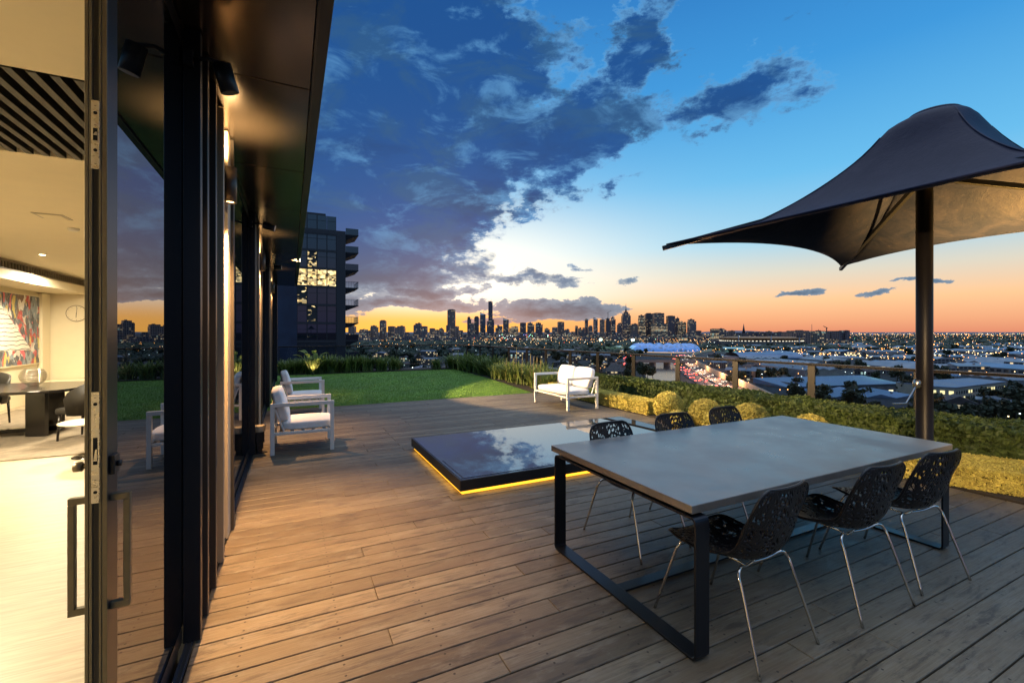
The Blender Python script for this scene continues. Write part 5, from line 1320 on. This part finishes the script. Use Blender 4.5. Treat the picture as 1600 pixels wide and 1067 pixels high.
for i in range(72):
    a = 2*math.pi*i/72+.02; x, y = 125.5*math.cos(a), 100.4*math.sin(a); M = Matrix.Translation((x, y, 0)) @ Matrix.Rotation(a, 4, 'Z'); ml.box(-.5,.5,-2.6,2.6,HH*.60,HH*.64, M)
ml.build('light_row', ltm, mg)
flood_w = mat('flood_head', (1,1,1), .5, emit=(.6,1,.85), es=14)
fl_proto = None
def flood(u, v, d, lab, grp, heads=2.2):
    q = at(u, d, GZ); H = vz(v, d)-GZ; o = empty('floodlight', q, -YAW, lab, 'floodlight', grp)
    MB().tube([(0,0,0),(0,0,H)], [.7,.4], 8).build('pole', spire_m, o)
    MB().box(-heads, heads, -.4, .4, H-heads*.7, H+heads*.7).build('lamp_head', flood_w, o); return o
flood(938.5, 530.5, 1250, 'bright white floodlight on a pole left of the bubble-roofed stadium by the green pitch', 'floodlights by the pitches', 3.2)
flood(988.6, 531, 1200, 'bright white floodlight on a pole just before the left end of the bubble-roofed stadium', 'floodlights by the pitches', 3.4)
for i, u in enumerate((1343,1358,1379,1388,1400,1411)):
    flood(u, 600+(-1.5)*(i % 2), 385, ['first','second','third','fourth','fifth','last'][i]+' of six greenish floodlights from left to right over the bright industrial yard', 'floodlights of the industrial yard', 1.0)
pitch = mat('lit_pitch', (.18,.34,.22), .8)
def lit_area(u, d, w, h, e, col, name, m):
    q = at(u, d, GZ+.2); tag(MB().box(-w/2,w/2,-h/2,h/2,0,.05).build(name, m, loc=q, rz=-YAW), kind='structure')
    ld = bpy.data.lights.new('flood_area', 'AREA'); ld.shape = 'RECTANGLE'; ld.size = w; ld.size_y = h; ld.energy = e; ld.color = col; lo = bpy.data.objects.new('flood_area', ld); COL.objects.link(lo); lo.location = (q.x, q.y, GZ+16); lo.rotation_euler = (0,0,-YAW)
lit_area(962, 1190, 70, 170, 30000, (.6,1,.8), 'sports_pitch', pitch); lit_area(1165, 1130, 90, 120, 30000, (.6,1,.85), 'sports_pitch', pitch)
lit_area(1378, 395, 42, 34, 9000, (.5,1,.75), 'industrial_yard', asph)
for i, (u, v, d) in enumerate(((1205,521,1330),(1154,520,1390),(1249,524,1300))):
    q = at(u, d, GZ); H = vz(v, d)-GZ; o = empty('light_tower', q, -YAW, ['tall unlit light tower in the middle of the large stadium','tall light tower at the left of the large stadium','tall light tower at the right of the large stadium'][i], 'light tower', 'light towers of the large stadium')
    MB().tube([(0,0,0),(0,0,H)], [1.6,1.0], 8).build('pole', mat('pale_pole', (.25,.28,.35), .6), o); MB().box(-8,8,-1,1,H-7,H).build('lamp_rack', spire_m, o)

# ------------------------------------------------------------------ lower city: sheds, houses, office, trees, lamps
roofm = [mat('metal_roof_grey', (.20,.22,.25), .42, .3, var=.2, vscale=.08), mat('metal_roof_blue', (.13,.19,.29), .42, .3, var=.2, vscale=.08), mat('tile_roof', (.07,.06,.06), .8, var=.3, vscale=.3)]
wallm = [win_mat('shed_wall', (.16,.16,.17), 6, 4.2, .14, 1.6), win_mat('house_wall', (.13,.12,.11), 3.2, 3, .22, 1.8), mat('plain_wall', (.20,.20,.21), .8, var=.2, vscale=.2)]
def shed_mesh(w, l, h, rise, n, wm, rm, nm):
    o = empty(nm); MB().box(-w/2,w/2,-l/2,l/2,0,h).build('wall', wm, o); mb = MB(); s = w/n
    for k in range(n):
        x0 = -w/2+k*s; a = [(x0,-l/2-.4,h+.02),(x0+s,-l/2-.4,h+.02),(x0+s,l/2+.4,h+.02),(x0,l/2+.4,h+.02)]; xm = x0+s/2
        mb.add(a+[(xm,-l/2-.4,h+rise),(xm,l/2+.4,h+rise)], [(0,1,4),(1,2,5,4),(2,3,5),(3,0,4,5)])
    mb.build('roof', rm, o); vt = MB()
    for k in range(n): vt.box(-w/2+s*(k+.3), -w/2+s*(k+.3)+1.2, -l*.2, -l*.2+1.2, h+rise*.5, h+rise*.5+1.3)
    vt.build('roof_vent', wallm[2], o); return o
sheds = [shed_mesh(46,70,8,4,2,wallm[0],roofm[0],'warehouse'), shed_mesh(60,44,7,2.5,3,wallm[2],roofm[1],'warehouse'), shed_mesh(30,58,9,3,1,wallm[0],roofm[1],'warehouse'), shed_mesh(52,80,10,2,4,wallm[2],roofm[0],'warehouse')]
houses = [shed_mesh(11,16,5,3.2,1,wallm[1],roofm[2],'house'), shed_mesh(14,12,6,3.5,1,wallm[1],roofm[2],'house'), shed_mesh(18,24,9,2,1,wallm[1],roofm[0],'house')]
def free(u, d, mw=0):
    if 985-mw < u < 1070 and d < 790: return False
    if d < 1300:
        for k in range(30):
            P, T = hw_pt(k/29)
            if (at(u, d)-P).length < 34+mw: return False
    if (at(u, d)-Vector((sc_.x, sc_.y, 0))).length < 130: return False
    if (at(u, d)-Vector((mc.x, mc.y, 0))).length < 165: return False
    if (at(u, d)-at(1520, 330)).length < 75: return False
    if (at(u, d)-at(1378, 395)).length < 48+mw: return False
    if u < 560 and d < 140: return False
    return True
rl = random.Random(2024); occ = []
def clear_of(q, r):
    for (o_, r_) in occ:
        if (o_-q).length < r+r_: return False
    occ.append((q, r)); return True
ns = 0
while ns < 88:
    u = rl.uniform(1120, 1800); d = 300*math.exp(rl.random()*1.75)
    if not free(u, d, 20): continue
    q = at(u, d, GZ)
    if not clear_of(q, 34): continue
    put(sheds[ns % 4], 'S%d' % (ns % 4), q, rl.choice((-.55,-.35,.95,-.4)), 'broad grey-roofed warehouse among the dim blue roofs right of the highway', 'warehouse', 'warehouses right of the highway', rl.uniform(.75,1.15)); ns += 1
nh = 0; tries = 0
while nh < 280 and tries < 9000:
    tries += 1
    left = rl.random() < .36
    u = rl.uniform(420, 985) if left else rl.uniform(1110, 1850); d = (230 if left else 260)*math.exp(rl.random()*(1.7 if left else 2.0))
    if not free(u, d): continue
    q = at(u, d, GZ)
    if not clear_of(q, 12): continue
    lab, g = (('dim dark-roofed house among the trees seen through the left balustrade', 'houses left of the river') if left else ('small dark-roofed house between the warehouses right of the highway', 'houses right of the highway'))
    put(houses[nh % 3], 'H%d' % (nh % 3), q, rl.uniform(-1.5,1.5), lab, 'house', g, rl.uniform(.8,1.3)); nh += 1
# the long shed with lit openings and the blue barrel-roofed hall
ls = empty('warehouse', at(1320, 335, GZ), R(-14), 'long pale shed with a row of lit openings facing the terrace', 'warehouse')
MB().box(-52,52,0,30,0,8).build('wall', wallm[2], ls); MB().hexa([(-53,-1,8.02),(53,-1,8.02),(53,31,8.02),(-53,31,8.02)], [(-53,-1,8.6),(53,-1,8.6),(53,31,12),(-53,31,12)]).build('roof', roofm[1], ls)
op = mat('lit_opening', (1,.8,.5), .5, emit=(1,.82,.45), es=1.8)
for k, x in enumerate((-47,-37,-33,-20,-12,-7,2,8,17,30,41)): MB().box(x, x+rl.uniform(2.5,5.5), -.15, -.02, 1.0, rl.uniform(3.2,4.6)).build('lit_opening', op, ls)
hall = empty('hall', at(1205, 690, GZ), R(-25), 'large hall with a curved blue roof behind the bronze balustrade post', 'hall')
MB().box(-48,48,0,46,0,8).build('wall', wallm[2], hall); hv = MB(); vs = []
for i in range(13):
    a = math.pi*i/12; vs += [(-50,23-25*math.cos(a),8.02+9*math.sin(a)),(50,23-25*math.cos(a),8.02+9*math.sin(a))]
hv.add(vs, [(2*i,2*i+1,2*i+3,2*i+2) for i in range(12)]).build('roof', roofm[1], hall)
# pale three-storey office block with window rows
ob = empty('office_building', at(1493, 292, GZ), 0, 'cream angled office block with rows of partly lit windows at right', 'office building'); oo = at(1493, 292, 0)
A1 = Vector((0,0,0)); B1 = at(1571, 328, 0)-oo; C1 = at(1452, 300, 0)-oo; back_ = Vector((SY, CY, 0))*26; OH = vz(606.5, 292)-GZ; cm_ = mat('cream_render', (.34,.31,.24), .8, var=.1, vscale=.3)
ft = [C1, A1, B1, B1+back_, C1+back_]; MB().prism([(q.x,q.y) for q in ft], 0, OH).build('wall', cm_, ob)
MB().prism([(q.x*1.01-.0,q.y*1.01-.3) for q in ft], OH+.02, OH+.5).build('roof', roofm[1], ob)
litw = mat('lit_window', (1,.8,.4), .4, emit=(1,.78,.32), es=1.5); darkw = mat('dark_window', (.03,.035,.045), .2)
rw = random.Random(3)
def window_row(P0, P1, n, z0, z1, prob):
    Dv = (P1-P0); L = Dv.length; Dv.normalize(); N_ = Vector((Dv.y,-Dv.x,0))
    for k in range(n):
        s = (k+.25)/n*L; w_ = L/n*.55; a = P0+Dv*s+N_*.06; b = a+Dv*w_; i_ = -N_*.05
        f_ = [(a.x,a.y,z0),(b.x,b.y,z0),(b.x,b.y,z1),(a.x,a.y,z1)]; g_ = [(a.x+i_.x,a.y+i_.y,z0),(b.x+i_.x,b.y+i_.y,z0),(b.x+i_.x,b.y+i_.y,z1),(a.x+i_.x,a.y+i_.y,z1)]
        MB().hexa(f_, g_).build('window', litw if rw.random() < prob(k/n) else darkw, ob)
window_row(A1, B1, 22, OH-4.2, OH-2.2, lambda s: .85 if s > .5 and s < .75 else .2); window_row(A1, B1, 22, OH-7.8, OH-6.0, lambda s: .25); window_row(C1, A1, 3, OH-4.4, OH-2.0, lambda s: 1)
window_row(C1, A1, 3, OH-10.8, OH-8.4, lambda s: .7)
# trees: tapered trunk with limbs and a ragged leafy crown
def tree_proto(seed, h, r, name):
    r_ = np.random.RandomState(seed); o = empty(name); tr = MB().tube([(0,0,0),(.1,0,h*.25),(0,.1,h*.5)], [.35,.25,.12], 8)
    cl = []
    for k in range(12):
        a = r_.uniform(0,6.28); q = np.array([math.cos(a)*r*r_.uniform(.1,.7), math.sin(a)*r*r_.uniform(.1,.7), h*r_.uniform(.4,.85)]); cl.append((q, r*r_.uniform(.3,.55)))
        if k < 6: tr.tube([(0,0,h*.25), tuple(q*.6+np.array([0,0,h*.12])), tuple(q)], [.16,.10,.03], 5)
    tr.build('trunk', bark, o); P = []; 
    for q, rr in cl:
        n = 75; N = r_.normal(size=(n,3)); N /= np.linalg.norm(N, axis=1, keepdims=True); P.append((q+N*rr*(.55+.5*r_.random((n,1))), N))
    PP = np.concatenate([a for a, b in P]); NN = np.concatenate([b for a, b in P]); V, F, T = leaf_quads(r_, PP, NN, r*.23, .9, 1.3); np_mesh('crown', V, F, tree_leaf, o, T); return o
trees = [tree_proto(s, h, r, 'tree') for s, h, r in ((1,12,5),(2,10,5.5),(3,15,6))]
nt_ = 0; tries = 0; TP = [(1330,330,1.1),(1352,300,1.0),(1245,345,1.0),(1262,330,.8),(1185,440,1.1),(1205,445,1.0),(1222,470,1.0),(1410,325,1.0),(1425,320,1.3),(1020,480,1.0),(1012,470,1.2),(1005,455,1.3),(1545,270,1.3),(1575,262,1.5),(1600,275,1.3),(1470,270,.8),(1515,262,.9),(1290,310,.7),(1160,430,1),(1140,420,.8)]
for (u, d, s) in TP:
    put(trees[nt_ % 3], 'T%d' % (nt_ % 3), at(u, d, GZ), rl.uniform(0,6), 'dark leafy tree standing in front of the warehouses below the right balustrade', 'tree', 'trees among the warehouses', s); nt_ += 1
while nt_ < 285 and tries < 9000:
    tries += 1; left = rl.random() < .6
    u = rl.uniform(420, 1010) if left else rl.uniform(1100, 1850); d = 200*math.exp(rl.random()*1.9)
    if not free(u, d) : continue
    q = at(u, d, GZ)
    if not clear_of(q, 4): continue
    lab, g = (('dark leafy tree in the suburb seen through the left and middle balustrade', 'trees left of the river') if left else ('dark leafy tree among the roofs right of the highway', 'trees right of the highway'))
    put(trees[nt_ % 3], 'T%d' % (nt_ % 3), q, rl.uniform(0,6), lab, 'tree', g, rl.uniform(.8,1.5)); nt_ += 1
# far-off woods as one mass of clumps
def woods():
    r_ = np.random.RandomState(9); phi = (1+5**.5)/2; ico = np.array([(-1,phi,0),(1,phi,0),(-1,-phi,0),(1,-phi,0),(0,-1,phi),(0,1,phi),(0,-1,-phi),(0,1,-phi),(phi,0,-1),(phi,0,1),(-phi,0,-1),(-phi,0,1)])/1.9
    fi = np.array([(0,11,5),(0,5,1),(0,1,7),(0,7,10),(0,10,11),(1,5,9),(5,11,4),(11,10,2),(10,7,6),(7,1,8),(3,9,4),(3,4,2),(3,2,6),(3,6,8),(3,8,9),(4,9,5),(2,4,11),(6,2,10),(8,6,7),(9,8,1)])
    Vs = []; Fs = []; Ts = []; n = 0
    def add(u, d, s):
        nonlocal n
        q = at(u, d, GZ); V = ico*s*(.7+.6*r_.random((12,1)))*np.array([1,1,.8])+np.array([q.x,q.y,GZ+s*.7]); Vs.append(V); Fs.append(fi+n); Ts.append(np.full(12, r_.random())); n += 12
    for _ in range(2600): add(r_.uniform(540, 1000), r_.uniform(1250, 2150), r_.uniform(5,11))
    for _ in range(700): add(r_.uniform(1190, 1330), r_.uniform(1150, 1350), r_.uniform(5,10))
    for _ in range(3200): add(r_.uniform(1090, 1900), 1150*math.exp(r_.random()*1.8), r_.uniform(5,11))
    for _ in range(900): add(r_.uniform(420, 1000), r_.uniform(900, 1300), r_.uniform(4,8))
    V = np.concatenate(Vs); F = np.concatenate(Fs); o = np_mesh('distant_trees', V, F, tree_leaf, attr=np.concatenate(Ts)); tag(o, 'dark mass of far-off parkland trees below the skyline', 'woods', kind='stuff')
woods()
# street lamps one by one, then the haze of far lights as one object
lampc = {'orange': mat('sodium_lamp', (1,.5,.2), .5, emit=(1,.40,.09), es=7), 'warm': mat('warm_street_lamp', (1,.8,.5), .5, emit=(1,.68,.30), es=5.5), 'white': mat('white_street_lamp', (1,1,1), .5, emit=(.85,1,.95), es=5)}
lamps = {}
for nm_, mm in lampc.items():
    me = MB(); me.tube([(0,0,0),(0,0,8.6)], [.14,.09], 6); me.tube([(0,0,8.6),(.3,0,8.9),(1.2,0,9.0)], .07, 6); o = me.build('street_lamp', spire_m); o.data.materials.append(mm); n0 = len(o.data.polygons)
    hb = MB(); hb.lathe([(.0005,8.75),(.27,8.85),(.32,9.0),(.27,9.2),(.0005,9.3)], 8, c=(1.3,0,0)); 
    vs = [v.co[:] for v in o.data.vertices]; fs = [tuple(p_.vertices) for p_ in o.data.polygons]; b = len(vs); m2 = bpy.data.meshes.new('street_lamp'); m2.from_pydata(vs+hb.v, [], fs+[tuple(b+i for i in f) for f in hb.f])
    m2.materials.append(spire_m); m2.materials.append(mm); m2.polygons.foreach_set('material_index', [0]*len(fs)+[1]*len(hb.f)); m2.update(); o.data = m2; lamps[nm_] = o
def lamp(u, d, kind, lab, g, s=1.0): return put(lamps[kind], 'lamp'+kind, at(u, d, GZ), rl.uniform(-.6,.6)-YAW, lab, 'street lamp', g, s)
for i in range(22):
    P, T = hw_pt(.10+.8*i/22); Nn = Vector((T.y,-T.x,0)); q = P+Nn*(19.5 if i % 2 else -16.5); q.z = GZ
    o = put(lamps['orange'], 'lamporange', q, 0, 'orange street lamp standing along the curving highway', 'street lamp', 'lamps along the highway', 1.1)
for i in range(12):
    q = b0+D_*(i/11.0); o = put(lamps['orange' if i % 3 else 'warm'], 'lamporange' if i % 3 else 'lampwarm', (q.x, q.y+4, -38.3), 0, 'small street lamp on the river bridge', 'street lamp', 'lamps on the bridge', .75)
for i in range(16):
    s = rl.random()*4.9; k = int(s); q = pts[k].lerp(pts[k+1], s-k)+Vector((rl.choice((-9,9)),0,0)); put(lamps['orange'], 'lamporange', (q.x,q.y,GZ), 0, 'orange street lamp over the road left of the river', 'street lamp', 'lamps along the road left of the river', 1.0)
for (u, v, kd) in ((1158,598,'orange'),(1167,597.5,'orange'),(1217,609,'orange'),(1228,608.5,'orange'),(1144.5,588,'orange'),(1180,595,'white'),(1204,592,'white'),(1245,602,'white'),(1325,626,'orange'),(1250,588,'white'),(1292,590,'white'),(1565,658,'orange'),(1577,656.5,'warm'),(1571,650.5,'warm'),(1588,646,'white'),(1319,581,'white'),(1330,583,'white'),(1350,581.5,'white')):
    d = F_PX*(EYE-(GZ+9))/(v-520); lamp(u, d, kd, 'glowing lamp on a tall pole among the near roofs just below the terrace hedge', 'lamps among the nearest roofs', 1.0)
nl = 0; tries = 0
while nl < 215 and tries < 6000:
    tries += 1; left = rl.random() < .22
    u = rl.uniform(545, 985) if left else rl.uniform(1090, 1650); d = 330*math.exp(rl.random()*1.5)
    if not free(u, d): continue
    kd = rl.choice(('orange','orange','orange','warm','warm','white')); lamp(u, d, kd, ('faint street lamp in the dark suburb behind the left balustrade' if left else 'street lamp between the dim roofs right of the highway'), 'lamps left of the river' if left else 'lamps right of the highway', max(1.0, d/800)*rl.choice((.7,1,1.2))); nl += 1
def far_lights():
    r_ = np.random.RandomState(77); oc_ = np.array([(1,0,0),(-1,0,0),(0,1,0),(0,-1,0),(0,0,1),(0,0,-1.)]); f_ = np.array([(0,2,4),(2,1,4),(1,3,4),(3,0,4),(2,0,5),(1,2,5),(3,1,5),(0,3,5)])
    mats_ = [lampc['orange'], lampc['warm'], lampc['white'], red_lit, mat('green_light', (.2,1,.4), .5, emit=(.3,1,.5), es=6), mat('blue_light', (.2,.4,1), .5, emit=(.15,.3,1), es=6)]
    Vs = []; n = 0; mi = []
    def add(u, d, s, k, z):
        nonlocal n
        q = at(u, d, z); Vs.append(oc_*s+np.array([q.x,q.y,q.z])); mi.extend([k]*8); n += 1
    def pick(): return int(r_.choice(6, p=[.54,.33,.09,.025,.01,.005]))
    for _ in range(1500):
        u = r_.uniform(1090, 2000); d = 1000*math.exp(r_.random()**.8*2.7); add(u, d, d*.00036*r_.choice((.6,.9,1.3,1.9), p=(.4,.35,.2,.05)), pick(), GZ+r_.uniform(6,16)+d*.0006)
    for _ in range(260):
        u = 1200+r_.random()*900; d = r_.uniform(620, 1050); add(u, d, d*.0007*r_.uniform(.6,1.4), int(r_.choice(3, p=(.5,.4,.1))), GZ+r_.uniform(6,12))
    for (uc, dc, n_, su, k) in ((1295,780,34,28,1),(1325,760,34,22,1),(1240,800,14,10,0),(1160,1000,40,38,0),(1420,1050,26,30,0),(1500,1500,40,40,0),(1545,860,24,20,1),(1490,900,16,14,0),(1560,1250,16,14,1)):
        for _ in range(n_): u = r_.normal(uc, su); d = dc*r_.uniform(.96,1.04); add(u, d, d*.0007*r_.uniform(.5,1.5), k if r_.random() < .75 else 1, GZ+r_.uniform(5,12))
    for _ in range(480):
        u = r_.uniform(740, 1110); d = r_.uniform(1250, 2600); add(u, d, d*.00042*r_.uniform(.5,1.5), pick(), GZ+r_.uniform(4,26))
    for _ in range(45):
        u = r_.uniform(780, 860); d = 2100; add(u, d, d*.0006, int(r_.choice((5,3,2,4))), GZ+r_.uniform(14,40))
    for _ in range(110):
        u = r_.uniform(545, 760); d = r_.uniform(1000, 2300); add(u, d, d*.0004, pick(), GZ+r_.uniform(4,20))
    for _ in range(420):
        u = r_.uniform(1150, 2100); d = r_.uniform(6000, 20000); add(u, d, d*.00028*r_.uniform(.3,1.2), int(r_.choice((1,1,0,2))), GZ+10+d*.0011)
    V = np.concatenate(Vs); F = (f_[None]+(np.arange(n)*6)[:,None,None]).reshape(-1,3); o = np_mesh('distant_city_lights', V, F, mats_[0])
    for m_ in mats_[1:]: o.data.materials.append(m_)
    o.data.polygons.foreach_set('material_index', mi); tag(o, 'scatter of tiny far-off city lights spread to the horizon', 'city lights', kind='stuff')
far_lights()
